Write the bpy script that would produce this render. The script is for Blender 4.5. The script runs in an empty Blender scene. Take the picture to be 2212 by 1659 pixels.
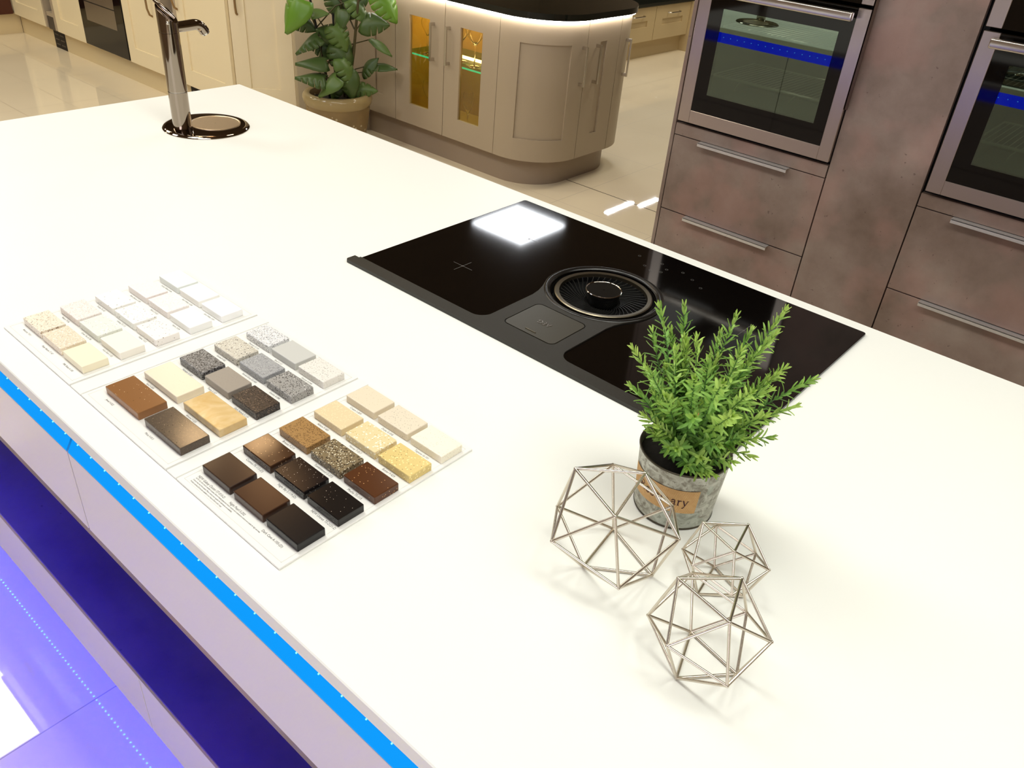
import bpy, bmesh, math, random
from mathutils import Vector, Matrix, Euler
random.seed(7)
PI = math.pi
SC = bpy.context.scene
COL = SC.collection

# ------------------------------------------------------------ camera, world, lights, exposure
ZT = 0.92                                    # island worktop height above the floor
cam = bpy.data.cameras.new('camera'); camo = bpy.data.objects.new('camera', cam); COL.objects.link(camo)
cam.sensor_fit = 'HORIZONTAL'; cam.sensor_width = 36.0; cam.lens = 28.7818
cam.clip_start = 0.02; cam.clip_end = 60
_R = ((0.7496414707, 0.6575385246, 0.0753707766), (0.4122624786, -0.3748251772, -0.8303889061), (-0.5177618315, 0.6535665040, -0.5520629590))
camo.matrix_world = Matrix(((_R[0][0], -_R[1][0], -_R[2][0], 1.1552738), (_R[0][1], -_R[1][1], -_R[2][1], -0.9093348),
                            (_R[0][2], -_R[1][2], -_R[2][2], 0.6999975 + ZT), (0, 0, 0, 1)))
SC.camera = camo
vs = SC.view_settings
vs.view_transform = 'Standard'; vs.look = 'None'; vs.gamma = 1.0; vs.use_curve_mapping = False
vs.exposure = -0.12

def lin(c):
    return tuple(((v/255)/12.92 if v/255 <= 0.04045 else ((v/255+0.055)/1.055)**2.4) for v in c)

w = bpy.data.worlds.new('world'); SC.world = w; w.use_nodes = True
w.node_tree.nodes['Background'].inputs[0].default_value = (1.0, 0.90, 0.72, 1)
w.node_tree.nodes['Background'].inputs[1].default_value = 0.35

CEIL = 2.97
def area(name, x, y, z, sx, sy, power, color, rot=(0, 0, 0)):
    l = bpy.data.lights.new(name, 'AREA'); l.shape = 'RECTANGLE'; l.size = sx; l.size_y = sy
    l.energy = power; l.color = color
    o = bpy.data.objects.new(name, l); COL.objects.link(o); o.location = (x, y, z); o.rotation_euler = rot
    return o
NEUT = (0.985, 0.985, 0.915); COOL = (0.93, 0.96, 1.0); LILAC = (0.88, 0.87, 1.0); WARM = (1.0, 0.91, 0.72)
LZ = CEIL - 0.012
# recessed ceiling panels of the showroom, and lilac fill added at the front
area('ceiling_panel', -2.99, 4.22, LZ, .56, .60, 26, COOL)
area('ceiling_panel', -2.88, -0.62, LZ, .60, .62, 26, COOL)
for (px, py, ps, pw, pc) in [(2.3, 0.8, 1.2, 18, NEUT),
                             (-0.6, -3.0, 1.2, 9, LILAC), (1.4, -3.0, 1.2, 9, LILAC), (-2.6, -2.6, 1.2, 14, LILAC),  # unseen lilac fill lights, added for the island's front faces
                             (-4.6, 0.2, 1.2, 37, WARM), (-6.0, -1.4, 1.2, 38, WARM), (-6.2, 0.8, .58, 18, WARM), (-3.3, 1.3, .58, 10, WARM), (-0.9, 4.0, .58, 23, WARM), (-2.2, 6.6, 1.2, 54, WARM), (-1.2, 1.5, .4, 5, WARM)]:
    area('ceiling_panel', px, py, LZ, ps, ps, pw, pc)
for (px, pw) in ((-1.35, 14.5), (-0.55, 12), (0.35, 13.5), (1.25, 14.5), (2.1, 15)):     # row of panels right above the island
    area('ceiling_panel', px, -0.18, LZ, .60, .60, pw, NEUT)
area('warm_downlight', -2.18, 0.70, LZ, .16, .16, 3.2, (1.0, .66, .34))
area('warm_downlight', -1.92, 0.90, LZ, .16, .16, 1.8, (1.0, .62, .30))
area('warm_downlight', -1.58, 0.76, LZ, .26, .26, 1.0, (1.0, .55, .25))
# unseen fill light added at the front wall to brighten the island fronts
area('front_fill', 2.35, -4.56, 1.25, 3.2, 1.5, 92, LILAC, (PI/2, 0, 0))
# slim linear ceiling lights further down the aisle
area('linear_light', -5.17, 9.3, 2.90, .08, .7, 26, COOL)
area('linear_light', -5.0, 9.85, 2.90, .08, .5, 20, COOL)

# ------------------------------------------------------------ materials
MATS = {}
def nt(m):
    return m.node_tree.nodes, m.node_tree.links
def mat(name, rgb, rough=0.5, metal=0.0, spec=0.5, coat=0.0, emit=None, estr=0.0, bump=None, trans=0.0, ior=1.45):
    m = bpy.data.materials.new(name); m.use_nodes = True
    n, l = nt(m); b = n['Principled BSDF']
    c = lin(rgb) + (1,)
    b.inputs['Base Color'].default_value = c
    b.inputs['Roughness'].default_value = rough; b.inputs['Metallic'].default_value = metal
    b.inputs['Specular IOR Level'].default_value = spec; b.inputs['Coat Weight'].default_value = coat
    b.inputs['Coat Roughness'].default_value = 0.05
    b.inputs['Transmission Weight'].default_value = trans; b.inputs['IOR'].default_value = ior
    if emit is not None:
        b.inputs['Emission Color'].default_value = lin(emit) + (1,); b.inputs['Emission Strength'].default_value = estr
    if bump:
        tc = n.new('ShaderNodeTexCoord'); nz = n.new('ShaderNodeTexNoise'); nz.inputs['Scale'].default_value = bump[0]; nz.inputs['Detail'].default_value = 4
        bp = n.new('ShaderNodeBump'); bp.inputs['Strength'].default_value = bump[1]; bp.inputs['Distance'].default_value = 0.002
        l.new(tc.outputs['Object'], nz.inputs['Vector']); l.new(nz.outputs['Fac'], bp.inputs['Height']); l.new(bp.outputs[0], b.inputs['Normal'])
    MATS[name] = m
    return m
def mixcol(n, l, fac, a, b):
    x = n.new('ShaderNodeMix'); x.data_type = 'RGBA'
    for sock, v in ((x.inputs[0], fac), (x.inputs[6], a), (x.inputs[7], b)):
        if hasattr(v, 'is_linked'): l.new(v, sock)
        elif isinstance(v, (int, float)): sock.default_value = v
        else: sock.default_value = lin(v) + (1,)
    return x.outputs[2]
def mth(n, l, op, a, b=0.0, c=None):
    x = n.new('ShaderNodeMath'); x.operation = op
    for i, v in enumerate((a, b, c)):
        if v is None: continue
        if hasattr(v, 'is_linked'): l.new(v, x.inputs[i])
        else: x.inputs[i].default_value = v
    return x.outputs[0]
def speckle(name, base, flecks, rough=0.25, cloud=None):
    m = mat(name, base, rough, spec=.38); n, l = nt(m); b = n['Principled BSDF']
    tc = n.new('ShaderNodeTexCoord'); col = base
    if cloud:
        nz = n.new('ShaderNodeTexNoise'); nz.inputs['Scale'].default_value = cloud[1]; nz.inputs['Detail'].default_value = 5; nz.inputs['Distortion'].default_value = cloud[3] if len(cloud) > 3 else 0
        l.new(tc.outputs['Object'], nz.inputs['Vector'])
        f = mth(n, l, 'MULTIPLY_ADD', nz.outputs['Fac'], cloud[2], 0.5 - cloud[2]*0.5); f2 = n.new('ShaderNodeClamp'); l.new(f, f2.inputs[0])
        col = mixcol(n, l, f2.outputs[0], base, cloud[0])
    for (fc, sc, thr, prob) in flecks:
        sc *= 2.3 if thr < .26 else 2.0; prob = min(.8, prob*1.25); thr *= 1.08
        v = n.new('ShaderNodeTexVoronoi'); v.inputs['Scale'].default_value = sc
        l.new(tc.outputs['Object'], v.inputs['Vector'])
        d = mth(n, l, 'LESS_THAN', v.outputs['Distance'], thr)
        sp = n.new('ShaderNodeSeparateColor'); l.new(v.outputs['Color'], sp.inputs[0])
        q = mth(n, l, 'LESS_THAN', sp.outputs[0], prob)
        f = mth(n, l, 'MULTIPLY', d, q)
        col = mixcol(n, l, f, col, fc)
    if hasattr(col, 'is_linked'): l.new(col, b.inputs['Base Color'])
    return m

M_white_top = mat('solid_surface_white', (243, 244, 237), 0.38, spec=0.35)
M_gloss_white = mat('gloss_white', (228, 222, 228), 0.2, spec=0.5)
M_cream = mat('cream_paint', (234, 220, 184), 0.35)
M_cream_dark = mat('cream_paint_lower', (220, 202, 160), 0.4)
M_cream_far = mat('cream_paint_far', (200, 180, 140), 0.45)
M_taupe = mat('taupe_paint', (176, 161, 138), 0.38)
M_taupe_pl = mat('taupe_plinth', (158, 141, 122), 0.4)
M_steel = mat('brushed_steel', (196, 186, 180), 0.30, 1.0)
M_steel_b = mat('bright_steel', (205, 200, 192), 0.22, 1.0)
M_alu = mat('aluminium_pull', (212, 212, 212), 0.42, .75)
M_chrome = mat('chrome', (205, 198, 186), 0.05, 1.0)
M_tap = mat('dark_chrome', (152, 140, 126), 0.045, 1.0)
M_wire = mat('champagne_wire', (208, 199, 184), 0.27, 1.0)
M_black_glass = mat('black_glass', (8, 6, 5), 0.05, spec=0.45)
M_black = mat('matt_black', (10, 9, 8), 0.5)
M_black_gap = mat('dark_void', (6, 5, 5), 0.8)
M_trim = mat('hob_satin_black', (40, 37, 30), 0.38, spec=0.5, bump=(900, 0.25))
M_trim2 = mat('hob_cap_black', (60, 56, 46), 0.34, spec=0.5)
M_gloss_blk = mat('gloss_black_ring', (18, 16, 13), 0.26, spec=0.6)
M_granite = mat('black_granite', (26, 28, 22), 0.07, spec=0.5)
M_mark = mat('hob_marking', (92, 90, 86), 0.4)
M_ring = mat('satin_ring', (126, 118, 100), 0.32, 1.0)
M_clip = mat('shelf_led', (255, 240, 200), 0.5, emit=(255, 236, 170), estr=9.0)
M_amber = mat('amber_interior', (184, 152, 78), 0.5)
M_shelf = mat('shelf_edge_glow', (60, 210, 170), 0.1, emit=(70, 240, 200), estr=.9)
M_ledw = mat('led_tape_white', (255, 255, 255), 0.5, emit=(255, 246, 236), estr=32.0)
M_ledb = mat('channel_glow_blue', (4, 40, 90), 0.6, spec=.1, emit=(0, 160, 255), estr=1.0)
M_ledb2 = mat('channel_glow_deep_blue', (4, 10, 60), 0.6, spec=.1, emit=(4, 30, 255), estr=1.6)
M_dot = mat('led_point_blue', (120, 220, 255), 0.4, emit=(110, 225, 255), estr=2.5)
M_ledf = mat('led_plinth_blue', (60, 110, 255), 0.4, emit=(5, 42, 255), estr=620.0)
M_board = mat('sample_card', (240, 239, 234), 0.45)
M_ink = mat('printed_ink', (58, 54, 52), 0.7)
M_soil = mat('soil', (24, 20, 14), 0.95, bump=(120, 1.0))
M_ceramic = speckle('ceramic_glaze', (150, 126, 84), [((190, 176, 140), 26, .30, .10)], 0.10, cloud=((112, 94, 66), 5, 1.8))
M_rim_glaze = mat('ceramic_rim', (158, 140, 98), 0.10)
M_leaf_d = mat('monstera_leaf', (66, 88, 42), 0.4)
M_leaf_l = mat('monstera_leaf_light', (96, 138, 44), 0.35)
M_stem_d = mat('monstera_stem', (70, 64, 34), 0.5)
M_stem_k = mat('dark_cane', (22, 18, 16), 0.6)
M_wood_dk = mat('dark_red_wood', (74, 34, 18), 0.5)
M_wall = mat('wall_paint', (150, 128, 100), 0.8)
M_ceil = mat('ceiling_tile', (104, 86, 68), 0.9)
M_grey = mat('grey_plastic', (74, 66, 58), 0.5)
M_darkslot = mat('slot_dark', (18, 12, 12), 0.6)
M_glass = mat('clear_glass', (255, 255, 255), 0.0, trans=1.0, ior=1.45)

def make_concrete(name='concrete_effect', k=1.0):
    m = mat(name, (120, 100, 90), 0.42); n, l = nt(m); b = n['Principled BSDF']
    tc = n.new('ShaderNodeNewGeometry')
    n1 = n.new('ShaderNodeTexNoise'); n1.inputs['Scale'].default_value = 3.2; n1.inputs['Detail'].default_value = 9; n1.inputs['Roughness'].default_value = 0.62
    n2 = n.new('ShaderNodeTexNoise'); n2.inputs['Scale'].default_value = 60; n2.inputs['Detail'].default_value = 6
    n3 = n.new('ShaderNodeTexNoise'); n3.inputs['Scale'].default_value = 5; n3.inputs['Detail'].default_value = 3
    mp = n.new('ShaderNodeMapping'); mp.inputs['Location'].default_value = (3, 1, 7)
    l.new(tc.outputs['Position'], n1.inputs['Vector']); l.new(tc.outputs['Position'], n2.inputs['Vector']); l.new(tc.outputs['Position'], mp.inputs[0]); l.new(mp.outputs[0], n3.inputs['Vector'])
    r = n.new('ShaderNodeValToRGB'); cr = r.color_ramp
    cr.elements[0].position = .33; cr.elements[0].color = lin((110, 93, 81)) + (1,)
    cr.elements[1].position = .70; cr.elements[1].color = lin((152, 138, 127)) + (1,)
    e = cr.elements.new(.5); e.color = lin((131, 114, 104)) + (1,)
    l.new(n1.outputs['Fac'], r.inputs[0])
    c = mixcol(n, l, mth(n, l, 'MINIMUM', mth(n, l, 'MAXIMUM', mth(n, l, 'MULTIPLY', mth(n, l, 'SUBTRACT', n3.outputs['Fac'], .50), 2.2), 0.0), .3), r.outputs[0], (172, 132, 122))
    # small dark pits
    pit = mth(n, l, 'LESS_THAN', n2.outputs['Fac'], .285)
    c = mixcol(n, l, mth(n, l, 'MULTIPLY', pit, .6), c, (84, 66, 60))
    if k != 1.0: c = mixcol(n, l, 1-k, c, (14, 9, 12))  # blends the niche shade into the colour
    l.new(c, b.inputs['Base Color'])
    return m
M_conc = make_concrete(); M_conc_shaded = make_concrete('shaded_concrete_effect', .28)  # second copy carries the shade of the niche in its colour

def make_floor():
    m = mat('floor_tile', (232, 218, 188), 0.02, spec=0.5); n, l = nt(m); b = n['Principled BSDF']
    geo = n.new('ShaderNodeNewGeometry'); sp = n.new('ShaderNodeSeparateXYZ'); l.new(geo.outputs['Position'], sp.inputs[0])
    X, Y = sp.outputs[0], sp.outputs[1]
    def line(v, off, size, hw):
        a = mth(n, l, 'DIVIDE', mth(n, l, 'SUBTRACT', v, off), size)
        fr = mth(n, l, 'ABSOLUTE', mth(n, l, 'SUBTRACT', mth(n, l, 'FRACT', mth(n, l, 'ADD', a, 100.5)), .5))
        return mth(n, l, 'LESS_THAN', fr, hw/size)
    gx = line(X, -1.39, .6135, .0016)
    gy = line(Y, 2.862, .613, .0016)
    gy2 = mth(n, l, 'MULTIPLY', line(Y, 2.5555, .613, .0012), mth(n, l, 'LESS_THAN', Y, 2.8))
    joint = mth(n, l, 'LESS_THAN', mth(n, l, 'ABSOLUTE', mth(n, l, 'SUBTRACT', Y, 2.862)), .0035)
    g = mth(n, l, 'MINIMUM', mth(n, l, 'ADD', mth(n, l, 'ADD', gx, gy), gy2), 1.0)
    nz = n.new('ShaderNodeTexNoise'); nz.inputs['Scale'].default_value = 1.6; nz.inputs['Detail'].default_value = 3; l.new(geo.outputs['Position'], nz.inputs['Vector'])
    base = mixcol(n, l, nz.outputs['Fac'], (224, 210, 182), (236, 224, 198))
    c = mixcol(n, l, mth(n, l, 'MULTIPLY', g, .55), base, (120, 104, 80))
    c = mixcol(n, l, joint, c, (70, 56, 36))
    l.new(c, b.inputs['Base Color'])
    l.new(mth(n, l, 'MULTIPLY_ADD', g, .4, .02), b.inputs['Roughness'])
    return m
M_floor = make_floor()

def make_pane(name, refl, tint, mix, rough=0.01):
    # thin glass sheet: part mirror, part see-through
    m = bpy.data.materials.new(name); m.use_nodes = True; n, l = nt(m)
    n.remove(n['Principled BSDF']); out = n['Material Output']
    g = n.new('ShaderNodeBsdfGlossy'); g.inputs[0].default_value = lin(refl) + (1,); g.inputs['Roughness'].default_value = rough
    t = n.new('ShaderNodeBsdfTransparent'); t.inputs[0].default_value = lin(tint) + (1,)
    x = n.new('ShaderNodeMixShader'); x.inputs[0].default_value = mix
    l.new(t.outputs[0], x.inputs[1]); l.new(g.outputs[0], x.inputs[2]); l.new(x.outputs[0], out.inputs[0])
    return m
M_oven_pane = make_pane('oven_window_glass', (158, 176, 160), (196, 204, 194), .42)
M_shelf_glass = make_pane('shelf_glass', (255, 255, 255), (225, 240, 228), .05)
M_door_pane = make_pane('cabinet_window_glass', (255, 250, 240), (236, 226, 200), .06)

# ------------------------------------------------------------ building helpers
OFF = {}
class MB:
    def __init__(s): s.bm = bmesh.new()
    def box(s, x0, x1, y0, y1, z0, z1, bev=0.0, seg=2):
        r = bmesh.ops.create_cube(s.bm, size=1.0); vs_ = r['verts']
        for v in vs_:
            v.co = Vector((x0 + (v.co.x+.5)*(x1-x0), y0 + (v.co.y+.5)*(y1-y0), z0 + (v.co.z+.5)*(z1-z0)))
        if bev > 0:
            es = list({e for v in vs_ for e in v.link_edges})
            bmesh.ops.bevel(s.bm, geom=es, offset=bev, segments=seg, affect='EDGES', profile=.5)
        return s
    def lathe(s, prof, c=(0, 0), seg=48, cap0=False, cap1=False):
        rings = []
        for (r, z) in prof:
            rings.append([s.bm.verts.new((c[0]+r*math.cos(2*PI*i/seg), c[1]+r*math.sin(2*PI*i/seg), z)) for i in range(seg)])
        for a, b in zip(rings[:-1], rings[1:]):
            for i in range(seg):
                j = (i+1) % seg; s.bm.faces.new((a[i], a[j], b[j], b[i]))
        if cap0: s.bm.faces.new(list(reversed(rings[0])))
        if cap1: s.bm.faces.new(rings[-1])
        return s
    def tube(s, pts, rad, seg=10, caps=True):
        pts = [Vector(p) for p in pts]; n = len(pts)
        rads = rad if isinstance(rad, (list, tuple)) else [rad]*n
        up = Vector((0, 0, 1)); rings = []; prev = None
        for i, p in enumerate(pts):
            d = (pts[min(i+1, n-1)] - pts[max(i-1, 0)]).normalized()
            if prev is None:
                a = d.cross(up) if abs(d.z) < .95 else d.cross(Vector((1, 0, 0)))
            else:
                a = prev - d*prev.dot(d)
            a.normalize(); prev = a; b = d.cross(a)
            rings.append([s.bm.verts.new(p + (a*math.cos(2*PI*k/seg) + b*math.sin(2*PI*k/seg))*rads[i]) for k in range(seg)])
        for a, b in zip(rings[:-1], rings[1:]):
            for i in range(seg):
                j = (i+1) % seg; s.bm.faces.new((a[i], a[j], b[j], b[i]))
        if caps: s.bm.faces.new(list(reversed(rings[0]))); s.bm.faces.new(rings[-1])
        return s
    def ball(s, c, r, u=10, v=6):
        bmesh.ops.create_uvsphere(s.bm, u_segments=u, v_segments=v, radius=r, matrix=Matrix.Translation(Vector(c))); return s
    def poly(s, outer, z0, z1, holes=()):
        es = []
        for loop in (outer,) + tuple(holes):
            vv = [s.bm.verts.new((p[0], p[1], z1)) for p in loop]
            es += [s.bm.edges.new((vv[i], vv[(i+1) % len(vv)])) for i in range(len(vv))]
        g = bmesh.ops.triangle_fill(s.bm, use_beauty=True, use_dissolve=False, edges=es, normal=(0, 0, 1))
        fs = [f for f in g['geom'] if isinstance(f, bmesh.types.BMFace)]
        if z0 is not None:
            ex = bmesh.ops.extrude_face_region(s.bm, geom=fs)
            for v in [v for v in ex['geom'] if isinstance(v, bmesh.types.BMVert)]: v.co.z = z0
        return s
    def slab(s, path, o0, o1, z0, z1, closed=False):
        """vertical sheet that follows a plan path; o0/o1 = offsets along the path's right-hand normal"""
        n = len(path); ring = []
        for i, p in enumerate(path):
            if closed: a, b = path[(i-1) % n], path[(i+1) % n]
            else: a, b = path[max(i-1, 0)], path[min(i+1, n-1)]
            d = Vector((b[0]-a[0], b[1]-a[1])); d.normalize(); nx, ny = d.y, -d.x
            q = [s.bm.verts.new((p[0]+nx*o, p[1]+ny*o, z)) for o, z in ((o0, z0), (o1, z0), (o1, z1), (o0, z1))]
            ring.append(q)
        rng = range(n) if closed else range(n-1)
        for i in rng:
            a, b = ring[i], ring[(i+1) % n]
            for k in range(4):
                m = (k+1) % 4; s.bm.faces.new((a[k], b[k], b[m], a[m]))
        if not closed:
            s.bm.faces.new(ring[0]); s.bm.faces.new(list(reversed(ring[-1])))
        return s
    def quadstrip(s, rows):
        vr = [[s.bm.verts.new(p) for p in r] for r in rows]
        for a, b in zip(vr[:-1], vr[1:]):
            for i in range(len(a)-1): s.bm.faces.new((a[i], a[i+1], b[i+1], b[i]))
        return s
    def build(s, name, m, parent=None, smooth=None, origin=None):
        off = Vector((0, 0, 0))
        if parent is not None: off = OFF.get(parent.name, Vector((0, 0, 0)))
        elif origin is not None: off = Vector(origin)
        bmesh.ops.remove_doubles(s.bm, verts=s.bm.verts, dist=1e-6)
        bmesh.ops.recalc_face_normals(s.bm, faces=s.bm.faces)
        for v in s.bm.verts: v.co -= off
        me = bpy.data.meshes.new(name); s.bm.to_mesh(me); s.bm.free()
        for mm in (m if isinstance(m, (list, tuple)) else [m]): me.materials.append(mm)
        o = bpy.data.objects.new(name, me); COL.objects.link(o)
        if parent is not None: o.parent = parent
        elif origin is not None: o.location = off
        OFF[o.name] = off
        if smooth is not None:
            for p in me.polygons: p.use_smooth = True
            if smooth < 180: me.set_sharp_from_angle(angle=math.radians(smooth))
        return o
def tag(o, label=None, cat=None, group=None, kind=None):
    if label: o['label'] = label
    if cat: o['category'] = cat
    if group: o['group'] = group
    if kind: o['kind'] = kind
    return o
def thing(name, label, cat, loc, group=None, local=False):
    o = bpy.data.objects.new(name, None); COL.objects.link(o); o.location = loc; o.empty_display_size = .05
    OFF[o.name] = Vector((0, 0, 0)) if local else Vector(loc)
    return tag(o, label, cat, group)
def text_mesh(body, size, align='LEFT', extrude=0.0):
    cu = bpy.data.curves.new('txt', 'FONT'); cu.body = body; cu.size = size; cu.align_x = align; cu.extrude = extrude
    cu.resolution_u = 2
    o = bpy.data.objects.new('txt', cu); COL.objects.link(o)
    dg = bpy.context.evaluated_depsgraph_get(); dg.update()
    me = bpy.data.meshes.new_from_object(o.evaluated_get(dg))
    vs_ = [v.co.copy() for v in me.vertices]; fs = [tuple(p.vertices) for p in me.polygons]
    bpy.data.objects.remove(o); bpy.data.curves.remove(cu); bpy.data.meshes.remove(me)
    return vs_, fs
def add_text(mb, body, size, fn, align='LEFT', extrude=0.0):
    vs_, fs = text_mesh(body, size, align, extrude)
    bv = [mb.bm.verts.new(fn(v)) for v in vs_]
    for f in fs:
        try: mb.bm.faces.new([bv[i] for i in f])
        except ValueError: pass
def arc(cx, cy, r, a0, a1, n=14):
    return [(cx + r*math.cos(math.radians(a0+(a1-a0)*i/n)), cy + r*math.sin(math.radians(a0+(a1-a0)*i/n))) for i in range(n+1)]
def copy_tree(o, parent=None):
    c = o.copy(); COL.objects.link(c); OFF[c.name] = OFF.get(o.name, Vector((0, 0, 0)))
    if parent is not None: c.parent = parent
    for ch in o.children: copy_tree(ch, c)
    return c

# ------------------------------------------------------------ the setting
def struct(name, mb, m): return tag(mb.build(name, m), kind='structure')
struct('floor', MB().box(-8.6, 4.2, -4.6, 11.2, -.05, 0), M_floor)
struct('ceiling', MB().box(-8.6, 4.2, -4.6, 11.2, CEIL, CEIL+.05), M_ceil)
struct('wall_left', MB().box(-8.7, -8.6, -4.6, 11.2, 0, CEIL), M_wall)
struct('wall_right', MB().box(4.2, 4.3, -4.6, 11.2, 0, CEIL), M_wall)
struct('wall_front', MB().box(-8.6, 4.2, -4.7, -4.6, 0, CEIL), M_wall)
struct('wall_back', MB().box(-8.6, 4.2, 11.2, 11.3, 0, CEIL), M_wall)

# ------------------------------------------------------------ the island
WX0, WX1, WY0, WY1 = -1.2004, 1.78, -.603, .558
def worktop():
    mb = MB(); bm = mb.bm
    hx0, hx1, hy0, hy1 = .018, .812, .016, .506
    e = .0015
    def ring(x0, x1, y0, y1, z): return [bm.verts.new(p) for p in ((x0, y0, z), (x1, y0, z), (x1, y1, z), (x0, y1, z))]
    ot = ring(WX0+e, WX1-e, WY0+e, WY1-e, ZT); ob0 = ring(WX0, WX1, WY0, WY1, ZT-e)
    obm = ring(WX0, WX1, WY0, WY1, ZT-.022); it = ring(hx0, hx1, hy0, hy1, ZT); ib = ring(hx0, hx1, hy0, hy1, ZT-.022)
    for A, B in ((ot, ob0), (ob0, obm), (obm, ib), (ib, it), (it, ot)):
        for i in range(4):
            j = (i+1) % 4; bm.faces.new((A[i], A[j], B[j], B[i]))
    o = mb.build('worktop', M_white_top, origin=(.3, 0, ZT-.022))
    return tag(o, 'large white solid surface worktop of the kitchen island', 'worktop')
worktop()

FY = -.603
M_nled = mat('led_niche_blue', (40, 60, 255), .4, emit=(40, 16, 255), estr=120.0)
def island_unit(x0, x1, label):
    xm = (x0+x1)/2
    t = thing('island_cabinet', label, 'cabinet', (xm, 0, 0), 'island cabinets under the white worktop')
    g = .0018
    c = MB()                                   # carcass, stepped back behind the two lit grip channels and the niche
    c.box(x0, x1, FY+.024, WY1-.03, .744, .845); c.box(x0, x1, FY+.060, WY1-.045, .845, ZT-.022)
    c.box(x0, x1, -.44, WY1-.03, .336, .744); c.box(x0, x1, FY+.036, WY1-.03, .18, .336); c.box(x0, x1, -.40, .42, 0, .18)
    c.build('carcass', M_gloss_white, t)
    MB().box(x0+g, x1-g, FY+.002, FY+.022, ZT-.2195, ZT-.0705, .0008).build('upper_front', M_gloss_white, t)
    MB().box(x0+g, x1-g, FY+.012, FY+.034, ZT-.742, ZT-.584, .0012).build('lower_front', M_gloss_white, t)
    # open niche between the fronts, lined with concrete effect board; its shade is in the darker colour
    MB().box(x0, x1, FY+.003, -.442, ZT-.2355, ZT-.2205).build('niche_top', M_conc, t)
    nb = MB().box(x0, x1, FY+.0125, -.442, ZT-.5825, ZT-.5675).build('niche_base', M_conc_shaded, t)
    MB().box(x0, x1, FY+.011, FY+.0124, ZT-.5825, ZT-.5675).build('lit_front_edge', M_conc, nb)  # front edge of the board, kept in the unshaded colour
    MB().box(x0, x1, -.452, -.442, ZT-.5675, ZT-.2355).build('niche_back', M_conc_shaded, t)
    MB().box(x0, x1, -.520, -.512, ZT-.2385, ZT-.2357).build('niche_light_tape', M_nled, t)
    def channel(s):
        yo, yi = (FY+.0025, FY+.030) if s < 0 else (WY1-.0065, WY1-.034)
        m = MB()
        m.quadstrip([[(x0+g*1.5, y, z), (x1-g*1.5, y, z)] for (y, z) in ((yo, ZT-.0703), (yo, ZT-.0680), (yo+(yi-yo)*.5, ZT-.0450), (yi, ZT-.0235))])
        ch = m.build('channel_glow', M_ledb if s < 0 else M_ledb2, t)  # glowing sheet stands in for the recess lit by blue LEDs
        k = x0+.02; d = MB()
        while k < x1-.01:
            if s < 0 and k < .95:
                q = MB(); q.ball((k, FY+.0114, ZT-.0512), .0011, 6, 4); q.build('led_point', M_dot, ch)
            elif s > 0: d.ball((k, WY1-.018, ZT-.046), .0018, 6, 4)
            k += .0385
        if s > 0: tag(d.build('led_points', M_dot, ch), kind='stuff')
    channel(-1)
    # front facing the ovens: drawer fronts and a lit grip channel
    for (a, b) in ((x0, xm), (xm, x1)):
        MB().box(a+g, b-g, WY1-.026, WY1-.006, ZT-.36, ZT-.0705, .0008).build('drawer_front', M_gloss_white, t)
        MB().box(a+g, b-g, WY1-.026, WY1-.006, ZT-.742, ZT-.364, .0012).build('drawer_front', M_gloss_white, t)
    channel(1)
    # led tape under the unit, just behind the front
    MB().box(x0+.004, x1-.004, -.567, -.559, .1796, .1800).build('tape_backing', M_board, t)
    d = MB(); k = x0+.008
    while k < x1-.004:
        d.box(k-.0019, k+.0019, -.5648, -.5612, .1784, .1795); k += .0146
    d.build('plinth_light_tape', M_ledf, t)
    return t
island_unit(WX0+.012, .119, 'island cabinet with gloss white fronts, on the far side of the front seam')
island_unit(.119, WX1-.012, 'island cabinet with gloss white fronts, nearest the camera')

# ------------------------------------------------------------ induction hob with downdraft extractor
FC = (.4175, .2725)
def rrect(x0, x1, y0, y1, r, n=6):
    return arc(x1-r, y0+r, r, -90, 0, n) + arc(x1-r, y1-r, r, 0, 90, n) + arc(x0+r, y1-r, r, 90, 180, n) + arc(x0+r, y0+r, r, 180, 270, n)
hob = thing('induction_hob', 'black glass induction hob with round downdraft extractor, set into the white worktop', 'hob', (.415, .26, ZT))
H1 = ZT+.0045
circ = lambda r, n=64: [(FC[0]+r*math.cos(2*PI*i/n), FC[1]+r*math.sin(2*PI*i/n)) for i in range(n)]
MB().poly(rrect(.012, .830, .010, .5205, .006), ZT+.0002, H1, (circ(.100),)).build('glass_plate', M_black_glass, hob)
# satin black frame: front strip, stem and collar round the fan
out = [(0.004, 0), (.826, 0), (.83, .004), (.83, .024)]
out += [(.53, .0275)] + arc(.527, .0535, .026, -90, -180, 8)
out += [(.5015, .12), (.5015, .165), (.5045, .185), (.511, .205), (.5205, .226)]
a0 = math.degrees(math.atan2(.226-FC[1], .5205-FC[0])); a1 = 180 - a0
out += arc(FC[0], FC[1], .1135, a0+3, a1-3+0, 48)
out += [(.3145, .226), (.324, .205), (.3305, .185), (.3335, .165), (.3335, .12)]
out += arc(.3075, .0535, .026, 0, -90, 8)
out += [(.305, .0275), (.012, .0275), (.012, .0235), (0, .0235), (0, .004)]
MB().poly(out, ZT+.0003, ZT+.0068, (circ(.104), rrect(.3624, .4750, .0464, .1480, .0125))).build('frame', M_trim, hob, smooth=35)
MB().box(.3615, .476, .0455, .1495, ZT+.0001, ZT+.0048).build('cover_recess', M_black_gap, hob)
cap = MB().poly(rrect(.3645, .4729, .0485, .1459, .0108), ZT+.003, ZT+.0070).build('filter_cover', M_trim2, hob, smooth=35)
lm = MB()
add_text(lm, 'AEG', .0150, lambda v: (.419 - v.x, .1003 - v.y, ZT+.0074 + v.z), 'CENTER', .0004)
lm.build('embossed_logo', M_steel_b, cap)
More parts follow.
